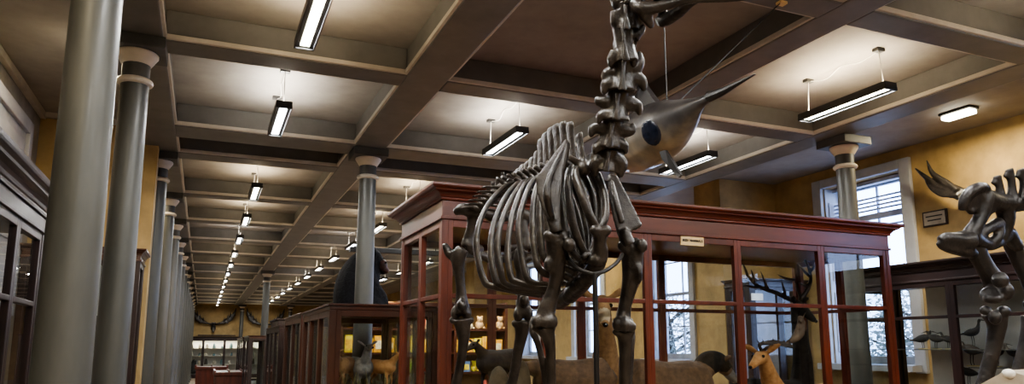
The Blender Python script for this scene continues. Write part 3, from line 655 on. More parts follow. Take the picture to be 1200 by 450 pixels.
# ================================================================= SECOND SKELETON (right edge)
f2 = (LAT*.93 - FW*.37).normalized(); l2 = Vector((0, 0, 1)).cross(f2)
PC = P(1165, 245, 3.42)
sk2 = thing('giant_deer_skeleton', 'black giant deer skeleton cut off by the right edge, hind leg stepping forward', 'skeleton', (PC.x, PC.y, PLZ))
D2 = 3.4
bone('pelvis', [T([(1128, 246, 3.32, 5), (1129, 238, 3.31, 6), (1134, 228, 3.31, 6.5), (1143, 221, 3.32, 6.5), (1153, 219, 3.34, 5.5), (1158, 223, 3.36, 4)]), T([(1133, 246, 3.33, 4), (1140, 239, 3.34, 4), (1149, 232, 3.36, 5), (1157, 227, 3.38, 6)]),
                T([(1136, 248, 3.33, 4.5), (1142, 245, 3.34, 4.5), (1148, 238, 3.35, 5)]), T([(1146, 224, 3.35, 4), (1150, 229, 3.34, 4), (1153, 236, 3.34, 3)]),
                T([(1155, 226, 3.37, 9), (1154, 238, 3.36, 9), (1150, 252, 3.35, 8), (1143, 266, 3.34, 8.5), (1137, 277, 3.34, 11)]), T([(1152, 230, 3.38, 11), (1166, 236, 3.42, 11), (1182, 238, 3.45, 11), (1204, 236, 3.48, 11)]),
                T([(1139, 278, 3.34, 10), (1150, 284, 3.37, 7), (1160, 286, 3.41, 8), (1172, 282, 3.46, 7), (1181, 272, 3.5, 9)]), T([(1148, 282, 3.36, 6), (1152, 272, 3.37, 6), (1162, 266, 3.4, 6.5), (1171, 262, 3.44, 8)]),
                ('p', [P(1130, 246, 3.325), P(1131, 232, 3.31), P(1143, 219, 3.32), P(1158, 221, 3.36), P(1156, 240, 3.36), P(1146, 250, 3.34)], FW*.03), ('p', [P(1144, 264, 3.34), P(1154, 244, 3.36), P(1176, 242, 3.44), P(1160, 252, 3.39), P(1150, 268, 3.35)], FW*.03),
                T([(1174, 280, 3.45, 6), (1178, 268, 3.46, 8), (1179, 252, 3.46, 10), (1174, 240, 3.45, 10)]), T([(1156, 284, 3.39, 6), (1152, 276, 3.385, 4)]), T([(1181, 272, 3.5, 9), (1188, 284, 3.52, 8), (1194, 290, 3.54, 6)]), T([(1164, 284, 3.40, 6), (1170, 276, 3.41, 6), (1172, 268, 3.42, 6)])], sk2, BONE2, .007, 2)
for u, v, hh in ((1172, 228, 22), (1186, 226, 28), (1200, 224, 26)):
    bone('sacral_vertebra', [T([(u, v+10, 3.44, 8), (u, v-4, 3.44, 5), (u-2, v-hh+6, 3.44, 4.5), (u-4, v-hh, 3.44, 5)]), T([(u-8, v-hh+10, 3.44, 3.5), (u-4, v-hh+4, 3.44, 4)])], sk2, BONE2, .006, 2)
for i in range(6):
    p = P(1208, 236, 3.46)+f2*(.07*i)+Vector((0, 0, 0))
    pr = [('e', p, .04), ('t', [(p, .02), (p+Vector((0, 0, .1)), .016), (p+Vector((0, 0, .13))-f2*.01, .018)])]
    for s in (-1, 1): pr.append(('f', [(p, (.024, .012)), (p+l2*s*.08, (.022, .009)), (p+l2*s*.13, (.02, .007))], f2))
    bone('lumbar_vertebra', pr, sk2, BONE2, .008, 2)
hindleg([(1136, 278, 12), (1142, 290, 12), (1150, 305, 10.5), (1159, 320, 11), (1167, 333, 14), (1170, 341, 14)],
        [T([(1138, 282, 3.33, 12), (1124, 282, 3.31, 10), (1110, 279, 3.30, 7.5), (1102, 283, 3.30, 7)]), T([(1112, 277, 3.31, 4), (1122, 276, 3.32, 5), (1132, 276, 3.33, 6)]), E(1104, 286, 3.3, 7, 4.5), T([(1101, 288, 3.3, 4), (1115, 291, 3.31, 7), (1132, 294, 3.33, 8), (1142, 298, 3.35, 6)]), E(1159, 345, 3.36, 10, 9), E(1178, 341, 3.34, 9, 11), E(1172, 328, 3.28, 9, 10), E(1164, 350, 3.33, 12, 6)],
        [(1165, 366, 15), (1168, 378, 11.5), (1167, 392, 9.5), (1163, 412, 8.5), (1156, 440, 8.5), (1151, 458, 9), (1147, 478, 10)], [E(1155, 364, 3.36, 7, 6), E(1176, 365, 3.36, 8, 7), E(1166, 372, 3.3, 7, 9)], D2, sk2, BONE2, PLZ, -f2, l2)
hindleg([(1186, 283, 11), (1190, 296, 9.5), (1200, 318, 8.5), (1210, 338, 9.5), (1214, 350, 11)], [E(1206, 356, 3.58, 7, 7), E(1219, 352, 3.56, 7, 8)],
        [(1207, 370, 10), (1205, 385, 8), (1199, 410, 6.5), (1192, 438, 7), (1186, 460, 7.5), (1180, 478, 9)], [], 3.6, sk2, BONE2, PLZ, -f2, l2)
# remaining front half of the same animal, out of frame: copies of the first skeleton's bones
R2 = Matrix.Rotation(math.atan2(f2.y, f2.x)-math.atan2(BF.y, BF.x), 4, 'Z')
oldL = SP[0].lerp(SAC, 1/7.3); newL = P(1208, 236, 3.46)+f2*.42
TM = Matrix.Translation(newL) @ R2 @ Matrix.Translation(-oldL)
skM = Matrix.Translation(Vector(sk['o'])); sk2I = Matrix.Translation(-Vector(sk2['o']))
for ch in list(sk.children):
    nm = ch.name.split('.')[0]
    if nm in ('pelvis', 'femur', 'tibia', 'tarsus', 'metatarsal', 'lumbar_vertebra', 'support_rod'): continue
    if nm == 'toe':
        c0 = Vector(ch.data.vertices[0].co)+Vector(sk['o'])
        if (c0-Vector((0, 0, 0))).dot(BF) < (P(640, 400, 3.4)).dot(BF): continue
    c = ch.copy(); C.objects.link(c); c.parent = sk2; c.matrix_parent_inverse = Matrix(); c.matrix_basis = sk2I @ TM @ skM
    c.data.materials  # shared mesh
    if ch in BAKE: c['bake_from'] = ch.name
pt2 = thing('plinth', 'dark wooden plinth under the deer skeleton at the right edge', 'plinth', (PC.x+.7, PC.y-.6, 0))
cc = PC+f2*.75; M2 = Matrix.Translation((cc.x, cc.y, 0)) @ Matrix.Rotation(math.atan2(f2.y, f2.x), 4, 'Z')
MB().box(-1.15, 1.2, -.36, .36, 0, PLZ-.06, M=M2).build('body', DWOOD, pt2, smooth=0)
MB().box(-1.18, 1.23, -.39, .39, PLZ-.06, PLZ, M=M2).build('top_board', DWOOD, pt2, smooth=0)

# ================================================================= ANTLERS
def antler_palm(par, name, beam_, tines, mtl, flat, vox):
    b = MB(); b.tube(beam_, 12, flat=flat)
    for t in tines: b.tube(t, 8)
    return b.build(name, mtl, par, remesh=vox, smooth_it=2)
an = thing('mounted_antler', 'broad dark palmate antler with long points on the ochre wall beside the window', 'antler', PXw(1135, 235, 8.15))
dd = 8.15
X_ = lambda u, v, x=7.95: PXw(u, v, x)
pxx = lambda r: r*8.5/F
antler_palm(an, 'palm', [(X_(1150, 236, 8.1), (pxx(4), pxx(3))), (X_(1132, 229, 8.0), (pxx(7), pxx(3))), (X_(1116, 224), (pxx(9), pxx(3))), (X_(1106, 222), (pxx(10), pxx(3))), (X_(1094, 217), (pxx(7), pxx(2.5))), (X_(1086, 210), (pxx(3), pxx(2)))],
            [[(X_(1112, 223), pxx(4)), (X_(1098, 217), pxx(4)), (X_(1084, 207), pxx(3)), (X_(1072, 197), pxx(1))], [(X_(1112, 219), pxx(4)), (X_(1100, 209), pxx(4)), (X_(1092, 202), pxx(3)), (X_(1086, 188), pxx(1))],
             [(X_(1122, 224), pxx(4)), (X_(1110, 214), pxx(3.5)), (X_(1101, 207), pxx(1.5))], [(X_(1124, 229), pxx(3)), (X_(1108, 228), pxx(3)), (X_(1098, 226), pxx(1))], [(X_(1135, 233), pxx(3)), (X_(1126, 233), pxx(2)), (X_(1120, 234), pxx(1))]], BONE2, Vector((0, 0, 1)), .012)
q = X_(1150, 236, 8.1)
MB().tube([(q+Vector((-.05, .02, .01)), .045), (Vector((8.2, q.y-.03, q.z-.01)), .06)], 14, spline=False).build('pedicle', BONE2, an)
# far wall antlers with skulls
def far_antlers(label, cx, half, name='mounted_antlers'):
    z0 = CH+1.15; yw = 42.75
    t = thing(name, label, 'antlers', (cx, 42.98, z0))
    MB().box(cx-.12, cx+.12, 42.94, 43.0, z0-.2, z0+.2, bevel=.02).build('shield', DWOOD, t, smooth=0)
    bone('skull', [('t', [((cx, yw+.17, z0+.1), .12), ((cx, yw+.05, z0-.05), .11), ((cx, yw-.08, z0-.25), .07), ((cx, yw-.12, z0-.36), .05)])], t, BONE, .02)
    for s in (-1, 1):
        hx = lambda k, z, y=0: Vector((cx+s*half*k, yw+y, z0+z))
        b = MB(); b.tube([(hx(.06, .08, .1), .05), (hx(.25, .12), .055), (hx(.5, .22), (.11, .04)), (hx(.75, .42), (.15, .04)), (hx(.93, .72), (.07, .03)), (hx(1.0, 1.0), .02)], 10, flat=Vector((0, 0, 1)))
        for a, e in (((.45, .2), (.5, .5)), ((.6, .3), (.66, .68)), ((.74, .45), (.78, .85)), ((.55, .2), (.7, .12)), ((.85, .55), (1.02, .6))): b.tube([(hx(*a), .045), (hx((a[0]+e[0])/2, (a[1]+e[1])/2, -.03), .035), (hx(*e, -.05), .008)], 8)
        b.build('antler', BONE, t, remesh=.02)
    return t
far_antlers('huge dark antlers on a skull high on the ochre end wall', .45, 1.1)
far_antlers('partly hidden dark antlers on the end wall, right of the distant column', 3.1, 1.0)

# ================================================================= SWORDFISH
fish = thing('hanging_swordfish', 'hanging mounted swordfish with long dark bill behind the deer neck', 'fish', P(770, 150, 4.3))
FISH = bpy.data.materials.new('fish_skin'); FISH.use_nodes = True
nt = FISH.node_tree; bs = nt.nodes['Principled BSDF']; bs.inputs['Roughness'].default_value = .4; bs.inputs['Coat Weight'].default_value = .3
tc = nt.nodes.new('ShaderNodeTexCoord'); sp = nt.nodes.new('ShaderNodeSeparateXYZ'); nt.links.new(tc.outputs['Object'], sp.inputs[0])
nz = nt.nodes.new('ShaderNodeTexNoise'); nz.inputs['Scale'].default_value = 7; nz.inputs['Detail'].default_value = 6; nt.links.new(tc.outputs['Object'], nz.inputs['Vector'])
ad = nt.nodes.new('ShaderNodeMath'); ad.operation = 'MULTIPLY_ADD'; ad.inputs[1].default_value = .42; nt.links.new(nz.outputs['Fac'], ad.inputs[0])
of = nt.nodes.new('ShaderNodeMath'); of.operation = 'ADD'; of.inputs[1].default_value = .15; nt.links.new(sp.outputs['Z'], of.inputs[0]); nt.links.new(of.outputs[0], ad.inputs[2])
rp = nt.nodes.new('ShaderNodeValToRGB'); e = rp.color_ramp.elements; e[0].position = .12; e[0].color = (.42, .34, .23, 1); e[1].position = .42; e[1].color = (.03, .026, .026, 1)
k = e.new(.23); k.color = (.22, .19, .15, 1); k = e.new(.32); k.color = (.085, .078, .075, 1)
nt.links.new(ad.outputs[0], rp.inputs[0]); nt.links.new(rp.outputs[0], bs.inputs['Base Color'])
DFISH = mat('fish_dark', (.02, .018, .018), .4, scale=10, var=.3)
bone('body', [('t', [(P(840, 110, 3.65), .016), (P(818, 122, 3.8), .04), (P(800, 136, 3.95), .10), (P(782, 148, 4.1), .155), (P(764, 159, 4.3), .18), (P(745, 171, 4.6), .17), (P(728, 184, 4.95), .11), (P(719, 193, 5.25), .05), (P(715, 197, 5.4), .03)], 16)], fish, FISH, .014, 4)
MB().tube([(P(832, 113, 3.7), .03), (P(845, 108, 3.6), .022), (P(862, 99, 3.5), .014), (P(885, 87, 3.36), .003)], 10, flat=Vector((0, 0, 1))).build('bill', DFISH, fish)
b = MB(); a0, a1, a2, a3 = P(747, 142, 4.5), P(778, 126, 4.12), P(758, 103, 4.35), P(764, 112, 4.25)
b.poly([a0, P(762, 138, 4.3), P(786, 128, 4.1), P(775, 124, 4.15), P(766, 114, 4.22), P(759, 103, 4.32), P(752, 88, 4.42), P(746, 104, 4.46)], LAT*.025); b.build('dorsal_fin', FISH, fish, smooth=0)
b = MB(); b.poly([P(774, 178, 4.05), P(781, 176, 4.0), P(790, 190, 3.95), P(799, 205, 3.92), P(796, 208, 3.92), P(786, 198, 3.97), P(777, 187, 4.03)], LAT*.015+FW*.01); b.build('pectoral_fin', DFISH, fish, smooth=0)
b = MB(); t0 = P(715, 197, 5.38); sd = (P(715, 197, 5.6)-t0).normalized()
b.poly([t0, t0+sd*.06+Vector((0, 0, .06)), t0+sd*.16+Vector((0, 0, .17)), t0+sd*.10, t0+sd*.16-Vector((0, 0, .13)), t0+sd*.06-Vector((0, 0, .06))], LAT*.015); b.build('tail_fin', DFISH, fish, smooth=0)
EYE = mat('fish_eye', (.006, .008, .016), .25, scale=22, col2=(.02, .028, .055))
from mathutils.bvhtree import BVHTree
bpy.context.view_layer.update(); fb = [o for o in fish.children if o.name.startswith('body')][0]
fo = fb.evaluated_get(bpy.context.evaluated_depsgraph_get()); tr_ = BVHTree.FromObject(fo, bpy.context.evaluated_depsgraph_get())
ey = []
for du in (-10, 0, 10):
    hit, nrm, _, _ = tr_.ray_cast(Vector((0, 0, CH))-Vector(fish['o']), ray(763+du, 156))
    if hit is not None: ey.append((hit+Vector(fish['o']), nrm))
hc, hn = ey[len(ey)//2]
MB().ball((0, 0, 0), (.066, .074, .016)).build('eye', EYE, None)
eo = C.objects[-1]
for v_ in eo.data.vertices: v_.co = hc-Vector(fish['o'])+hn.to_track_quat('Z', 'Y') @ v_.co
eo.parent = fish
w1 = P(782, 132, 4.08); beamp = Vector((3.45, 3.5, ZB))
b = MB(); b.tube([(w1, .004), (Vector((w1.x, w1.y, ZC)), .004)], 6, spline=False).build('hanging_wire', BLACKM, fish)
b = MB(); b.tube([(w1, .004), (beamp, .004)], 6, spline=False).build('hanging_wire', BLACKM, fish)
b = MB(); b.lathe([(.012, 0), (.02, .005), (.02, .02), (.008, .035)], 0, 0, 12)
for v in b.bm.verts: v.co += w1-Vector((0, 0, .02))
b.build('wire_clamp', WIREM, fish)
MB().box(beamp.x-.03, beamp.x+.03, beamp.y-.025, beamp.y+.025, ZB-.02, ZB, bevel=.004).build('wire_anchor', PAPER, fish, smooth=0)

# ================================================================= MAMMALS IN CASES
FAWN = mat('fawn_fur', (.20, .105, .045), .8, scale=25, col2=(.36, .21, .10), bump=.3)
BROWN = mat('brown_fur', (.06, .032, .017), .8, scale=22, col2=(.15, .085, .045), bump=.3)
DBROWN = mat('dark_fur', (.018, .012, .010), .8, scale=22, col2=(.05, .036, .028), bump=.3)
ORFUR = mat('orange_fawn_fur', (.33, .15, .045), .8, scale=25, col2=(.52, .28, .12), bump=.3)
BLACKFUR = mat('black_fur', (.003, .003, .004), .8, scale=30, col2=(.014, .014, .017), bump=1.0, spec=.25)
GREYFUR = mat('grey_fur', (.10, .095, .09), .8, scale=22, col2=(.24, .23, .21), bump=.3)
HORN = mat('antler_horn', (.06, .035, .022), .5, scale=14, col2=(.14, .09, .055), bump=.2)
EYEB = mat('eye_black', (.004, .004, .004), .1, scale=10)
HOOF = mat('hoof', (.012, .01, .01), .4, scale=10)
ROCK = mat('diorama_rock', (.06, .045, .03), .9, scale=7, col2=(.17, .13, .085), bump=.8)
ZI = .55
def quadruped(name, label, catg, loc, yaw, h, mtl, neck_dir, head_dir, neck_len=.42, ear=.12, antlers=None, muzzle=None, group=None, z0=ZI, girth=1.0, poll_at=None):
    """h: shoulder height; local +x is forward"""
    t = thing(name, label, catg, (loc[0], loc[1], z0), group)
    Rz = Matrix.Rotation(yaw, 3, 'Z'); O = Vector((loc[0], loc[1], z0))
    def L(x, y, z): return O + Rz @ Vector((x*h, y*h, z*h))
    s = h; g = girth
    nd = (Rz @ Vector(neck_dir)).normalized(); hd = (Rz @ Vector(head_dir)).normalized()
    sh = L(.36, 0, .86); poll = sh+nd*neck_len*s*1.05
    if poll_at is not None: poll = Vector(poll_at); nd = (poll-sh).normalized(); neck_len = (poll-sh).length/(s*1.05)
    side = Vector((0, 0, 1)).cross(hd).normalized(); upv = hd.cross(side).normalized()
    b = MB()
    b.tube([(L(-.52, 0, .84), .06*s), (L(-.46, 0, .80), .155*s*g), (L(-.25, 0, .77), .175*s*g), (L(0, 0, .74), .18*s*g), (L(.22, 0, .74), .19*s*g), (L(.40, 0, .76), .15*s*g), (L(.47, 0, .78), .08*s)], 16)
    b.tube([(L(.30, 0, .80), .15*s), (sh.lerp(poll, .3), .115*s), (sh.lerp(poll, .7), .085*s), (poll, .07*s)], 14)
    b.tube([(poll-hd*.03*s, .062*s), (poll+hd*.07*s, .075*s), (poll+hd*.16*s-upv*.012*s, .055*s), (poll+hd*.26*s-upv*.03*s, .038*s), (poll+hd*.30*s-upv*.035*s, .026*s)], 14)
    for sd in (-1, 1):
        b.tube([(L(.30, sd*.10, .72), .085*s), (L(.28, sd*.11, .52), .055*s), (L(.31, sd*.11, .36), .034*s), (L(.30, sd*.11, .18), .024*s), (L(.30, sd*.11, .07), .028*s), (L(.33, sd*.11, .02), .03*s)], 12)
        b.tube([(L(-.40, sd*.09, .74), .12*s), (L(-.30, sd*.12, .54), .075*s), (L(-.46, sd*.12, .36), .036*s), (L(-.43, sd*.12, .18), .025*s), (L(-.42, sd*.12, .07), .028*s), (L(-.39, sd*.12, .02), .03*s)], 12)
        e0 = poll+side*sd*.055*s+upv*.03*s
        b.tube([(e0, (.02*s, .02*s)), (e0+side*sd*ear*.5*s+upv*ear*.35*s, (.042*s, .018*s)), (e0+side*sd*ear*s+upv*ear*.55*s, (.012*s, .008*s))], 10, flat=upv)
    b.tube([(L(-.5, 0, .84), .04*s), (L(-.56, 0, .74), .03*s), (L(-.56, 0, .66), .015*s)], 10)
    b.build('body', mtl, t, remesh=max(.009, .014*s), smooth_it=3)
    for sd in (-1, 1):
        MB().ball(poll+hd*.10*s+side*sd*.064*s+upv*.028*s, .018*s).build('eye', EYEB, t)
        for xx, yy in ((.335, .11), (-.385, .12)):
            MB().tube([(L(xx, sd*yy, .05), .03*s), (L(xx+.02, sd*yy, 0), .038*s)], 10, spline=False).build('hoof', HOOF, t)
    MB().ball(poll+hd*.305*s-upv*.033*s, (.02*s, .024*s, .02*s), rot=Euler((0, 0, yaw))).build('nose', EYEB, t)
    if muzzle: MB().tube([(poll+hd*.15*s-upv*.012*s, .058*s), (poll+hd*.22*s-upv*.024*s, .05*s), (poll+hd*.28*s-upv*.03*s, .035*s)], 12).build('muzzle_patch', muzzle, t)
    return t, poll, hd, side, upv
YM = 5.2
# facing deer behind the support rod
q = PYw(709, 362, 5.3)
quadruped('mounted_deer', 'fawn deer facing forward in the large case, behind the support rod', 'mounted animal', (q.x+.03, q.y+.30), math.radians(-97), .92, FAWN, (.55, 0, .9), (.86, -.25, -.62), .50, .24, muzzle=mat('pale_muzzle', (.45, .36, .25), .8, scale=20), poll_at=PYw(705, 354, 4.98))
# dark-headed brown deer, body along the case
q = PYw(826, 415, 5.25)
mat('stag_fur', (.010, .008, .007), .85, scale=22, col2=(.03, .024, .02), bump=.3, spec=.2)
bt, bpoll, bhd, bsd, bup = quadruped('mounted_deer', 'dark headed brown deer lying along the case with a grey muzzle, under the card', 'mounted animal', (q.x-.42, 5.2), 0, .84, BROWN, (.75, 0, .25), (.8, 0, -.55), .26, .1, muzzle=GREYFUR, girth=1.25, z0=ZI+.12)
MB().tube([(bpoll-Vector((.20, 0, .05)), .08), (bpoll-Vector((.10, 0, 0)), .105), (bpoll+Vector((.0, 0, .01)), .085), (bpoll+bhd*.10, .06)], 14).build('dark_mane', MATS['stag_fur'], bt, remesh=.012)
# fallow buck
q = PYw(892, 418, 5.1)
t, pl_, hd, sdv, upv = quadruped('mounted_deer', 'pale orange deer looking left with broad flat antlers in the large case', 'mounted animal', (q.x+.42, 5.12), math.pi, .76, ORFUR, (.5, 0, .9), (.9, .3, -.3), .42, .20, poll_at=PYw(894, 417, 5.0))
b = MB()
Yf = pl_.y+.03
G = lambda u, v, y=Yf: PYw(u, v, y)
b.tube([(pl_+upv*.04, .016), (G(905, 404), .014), (G(922, 402, Yf+.05), .016), (G(934, 394, Yf+.08), (.045, .014)), (G(939, 382, Yf+.1), (.05, .013)), (G(937, 370, Yf+.1), (.02, .01))], 10, flat=Vector((1, 0, 0)))
for u0, v0, u1, v1 in ((936, 386, 945, 376), (938, 378, 944, 366), (934, 394, 944, 392)): b.tube([(G(u0, v0, Yf+.09), .014), (G(u1, v1, Yf+.1), .004)], 8, spline=False)
b.build('antler', HORN, t, remesh=.008, smooth_it=2)
b = MB(); b.tube([(pl_+upv*.04, .016), (G(890, 404, Yf-.1), .015), (G(898, 402, Yf-.12), (.03, .012)), (G(912, 402, Yf-.14), (.045, .012)), (G(928, 406, Yf-.14), (.03, .012))], 10, flat=Vector((0, 0, 1)))
for k in range(7): b.tube([(G(890+6*k, 403, Yf-.12), .010), (G(886+6.4*k, 396-1.5*math.sin(k*.5), Yf-.14), .003)], 8, spline=False)
b.build('antler', DBROWN, t, remesh=.008, smooth_it=2)
# red deer stag behind, dark
q = PYw(934, 362, 5.52)
t, pl_, hd, sdv, upv = quadruped('mounted_stag', 'dark stag with wide many pointed antlers at the back of the large case', 'mounted animal', (q.x-.30, 5.5), math.radians(-8), .80, mat('stag_fur', (.010, .008, .007), .85, scale=22, col2=(.03, .024, .02), bump=.3, spec=.2), (.28, 0, .95), (.35, -.75, -.55), .46, .15, poll_at=PYw(933, 358, 5.42))
Yg = pl_.y; G = lambda u, v, y=None: PYw(u, v, Yg if y is None else y)
for nm, main_, tin in (('a', [(928, 352), (909, 343), (894, 338), (884, 332), (876, 323)], [((876, 323), (870, 307)), ((884, 332), (880, 315)), ((900, 340), (891, 317)), ((921, 350), (915, 326)), ((890, 336), (872, 333))]),
                       ('b', [(937, 352), (946, 340), (950, 328), (948, 315), (943, 304)], [((948, 334), (934, 330)), ((950, 325), (934, 308)), ((949, 318), (955, 306)), ((938, 350), (931, 328)), ((931, 328), (910, 321))])):
    b = MB(); b.tube([(G(u, v), .024-.003*i) for i, (u, v) in enumerate(main_)], 10)
    for a, e in tin:
        m_ = ((a[0]+e[0])/2+1, (a[1]+e[1])/2+2)
        b.tube([(G(*a), .016), (G(*m_, Yg-.04), .014), (G(*e, Yg-.06), .004)], 8)
    b.build('antler', mat('dark_horn', (.02, .014, .012), .5, scale=14), t, remesh=.008, smooth_it=1)
# rockwork and small mammals at the left of the large case
def mound(name, label, x0, x1, y0, y1, z0, hmax, mtl, seed, catg):
    rnd = random.Random(seed); b = MB()
    for i in range(26):
        x, y = rnd.uniform(x0, x1), rnd.uniform(y0, y1); r = rnd.uniform(.08, .2)
        hgt = hmax*(.4+.6*rnd.random())*(1-.5*abs((x-(x0+x1)/2)/((x1-x0)/2)))
        b.ball((min(max(x, x0+r), x1-r), min(max(y, y0+r), y1-r), z0+hgt*.5), (r, r, hgt*.5), rot=Euler((0, 0, rnd.uniform(0, 3))), seg=10)
    o = b.build(name, mtl, remesh=.025, smooth_it=1); return tag(o, label, catg)
mound('rock_mound', 'brown rocky groundwork at the left end of the large case', 1.6, 2.55, 4.85, 5.55, ZI, 1.2, ROCK, 3, 'groundwork')
q = PYw(670, 425, 5.0)
quadruped('mounted_badger', 'brown round backed animal crouching behind the front leg in the large case', 'mounted animal', (q.x, 5.0), math.radians(170), .62, BROWN, (.8, 0, .1), (.8, 0, -.5), .25, .06, z0=ZI+.35, girth=1.3)
st_ = MB().box(q.x-.4, q.x+.4, 4.8, 5.2, ZI, ZI+.35, bevel=.02).build('display_block', BROWN, smooth=0); tag(st_, 'low brown block under the crouching animal in the large case', 'block')
q = PYw(583, 405, 5.25)
quadruped('mounted_fox', 'dark grey fox like animal standing on the rocks in the large case', 'mounted animal', (q.x, 5.25), math.radians(200), .38, DBROWN, (.6, 0, .6), (.9, 0, -.3), .3, .16, z0=ZI+.66, girth=1.3)
# low case diorama
MOSS = mat('moss', (.05, .05, .018), .9, scale=12, col2=(.20, .17, .08), bump=.9)
mound('moss_mound', 'mossy green brown groundwork in the low brown case', 1.1, 1.85, 6.4, 7.4, .45, 1.0, MOSS, 5, 'groundwork')
q = PYw(421, 425, 6.75)
quadruped('mounted_hare', 'grey brown hare sitting upright on moss in the low brown case', 'mounted animal', (q.x, 6.75), math.radians(-80), .40, GREYFUR, (.35, 0, .95), (.9, 0, .1), .34, .22, z0=1.12, girth=1.25)
q = PYw(402, 436, 6.6)
quadruped('mounted_hare', 'tawny hare crouched low at the left of the low brown case', 'mounted animal', (q.x, 6.6), math.radians(-120), .32, FAWN, (.6, 0, .5), (.9, 0, .0), .3, .22, z0=1.2, girth=1.3)
q = PYw(447, 436, 6.65)
quadruped('mounted_stoat', 'small pale animal at the right corner of the low brown case', 'mounted animal', (q.x, 6.65), math.radians(-50), .30, ORFUR, (.6, 0, .6), (.9, 0, .0), .35, .10, z0=1.2, girth=1.2)
b = MB(); rnd = random.Random(11)
for i in range(170):
    x, y = rnd.uniform(1.08, 1.86), rnd.uniform(6.38, 7.3); a = rnd.uniform(-.07, .07); h_ = rnd.uniform(.2, .5)
    b.tube([((x, y, .95), .007), ((x+a*.5, y+a*.3, .95+h_*.6), .006), ((min(1.87, x+a*1.5), y+a, .95+h_), .001)], 4, sub=3)
tag(b.build('dry_grass', mat('dry_grass', (.22, .17, .07), .8, scale=6, col2=(.12, .13, .05)), smooth=0), 'dry tufted grass growing over the moss in the low brown case', 'grass', kind='stuff')

# seated ape on top of the second low case
q = PYw(422, 340, 9.5); ZT = CH+.40
ape = thing('seated_ape', 'big black mounted ape hunched in profile on the case behind the column', 'mounted animal', (q.x, 9.5, ZT))
A = lambda u, v, y=9.5: PYw(u, v, y)
ra = lambda r: r*9.6/F
b = MB()
b.tube([(A(418, 366), ra(24)), (A(417, 350), ra(26)), (A(420, 330), ra(25)), (A(427, 312), ra(20)), (A(434, 302), ra(14))], 18)
b.ball(A(436, 306), (ra(13), ra(13), ra(15))); b.ball(A(444, 309), (ra(8), ra(9), ra(9))); b.ball(A(449, 317), (ra(5), ra(7), ra(5)))
b.ball(A(434, 296), (ra(9), ra(10), ra(8)))
for s, yy in ((-1, 9.25), (1, 9.75)):
    b.tube([(A(428, 318, yy), ra(11)), (A(436, 336, yy-.0), ra(9)), (A(446, 350, yy), ra(8)), (A(449, 366, yy), ra(7)), (A(452, 373, yy), ra(6))], 12)
    b.tube([(A(420, 362, yy), ra(12)), (A(438, 356, yy+s*.05), ra(10)), (A(444, 370, yy+s*.05), ra(7)), (A(452, 373, yy+s*.05), ra(5))], 12)
ab = b.build('body', BLACKFUR, ape, remesh=.018, smooth_it=3)
FACE = mat('ape_face', (.03, .015, .012), .5, scale=15, col2=(.07, .03, .025))
b = MB(); b.ball(A(449, 311, 9.42), (ra(5), ra(8), ra(7))); b.ball(A(452, 317, 9.44), (ra(4), ra(6), ra(4))); b.build('face', FACE, ape, remesh=.012)
MB().ball(A(434, 310, 9.28), (ra(3), ra(2), ra(4))).build('ear', FACE, ape)
MB().ball(A(452, 308, 9.30), ra(1.2)).build('eye', EYEB, ape)

# ================================================================= BIRDS
BIRD = mat('bird_brown', (.035, .026, .02), .7, scale=18, col2=(.10, .075, .055))
BIRD2 = mat('bird_dark', (.015, .013, .012), .7, scale=18, col2=(.045, .04, .036))
STAND = mat('bird_stand', (.55, .48, .25), .5, scale=10)
def bird(label, loc, yaw, s, mtl, up=.4, leg=.09, group='small birds in the right wall case'):
    t = thing('mounted_bird', label, 'mounted bird', loc, group)
    O = Vector(loc); Rz = Matrix.Rotation(yaw, 3, 'Z')
    L = lambda x, y, z: O+Rz @ Vector((x*s, y*s, z*s))
    z = leg/s*1.0+.04
    b = MB()
    b.tube([(L(-.85, 0, z+.12), (.02*s, .07*s)), (L(-.5, 0, z+.2), (.06*s, .1*s)), (L(-.1, 0, z+.25), .2*s), (L(.2, 0, z+.32), .2*s), (L(.38, 0, z+.36+up*.3), .11*s), (L(.45, 0, z+.45+up*.6), .075*s), (L(.5, 0, z+.5+up*.8), .09*s), (L(.58, 0, z+.52+up*.8), .07*s)], 12)
    b.build('body', mtl, t, remesh=.06*s, smooth_it=2)
    MB().tube([(L(.6, 0, z+.51+up*.8), .035*s), (L(.75, 0, z+.48+up*.8), .02*s), (L(.92, 0, z+.42+up*.8), .006*s)], 8).build('beak', BIRD2, t)
    for sd in (-1, 1): MB().tube([(L(.02, sd*.07, z+.15), .022*s), (L(.06, sd*.07, z*.5), .016*s), (L(.02, sd*.07, .045), .016*s)], 8).build('leg', BIRD2, t)
    MB().box(-.14*s, .2*s, -.16*s, .16*s, 0, .05*s, M=Matrix.Translation(O) @ Rz.to_4x4()).build('stand', STAND, t, smooth=0)
    return t
for u, v, zsh, lab, yw, s, up, leg, mm in ((1139, 395, CH-.02+.0, 'upright wading bird on the upper shelf just above the hovering one, right case', -1.6, .19, .5, .11, BIRD2),
        (1140, 420, CH-.19, 'long bodied bird on the middle shelf of the right case', 1.4, .24, .1, .09, BIRD),
        (1112, 400, CH-.02, 'dark small bird right of the dark stile on the upper shelf', 1.5, .17, .2, .05, BIRD2),
        (1168, 425, CH-.19, 'pale dotted bird half hidden behind the skeleton shin, middle shelf', -1.5, .18, .3, .08, BIRD),
        (1136, 440, CH-.40, 'small bird low in the right case, partly below the frame', 1.5, .2, .4, .09, BIRD2),
        (1190, 420, CH-.19, 'small bird beyond the wooden stile at the right edge', 1.5, .18, .3, .08, BIRD)):
    p = PXw(u, v, 7.15); bird(lab, (7.15, p.y, zsh), yw, s, mm, up, leg)
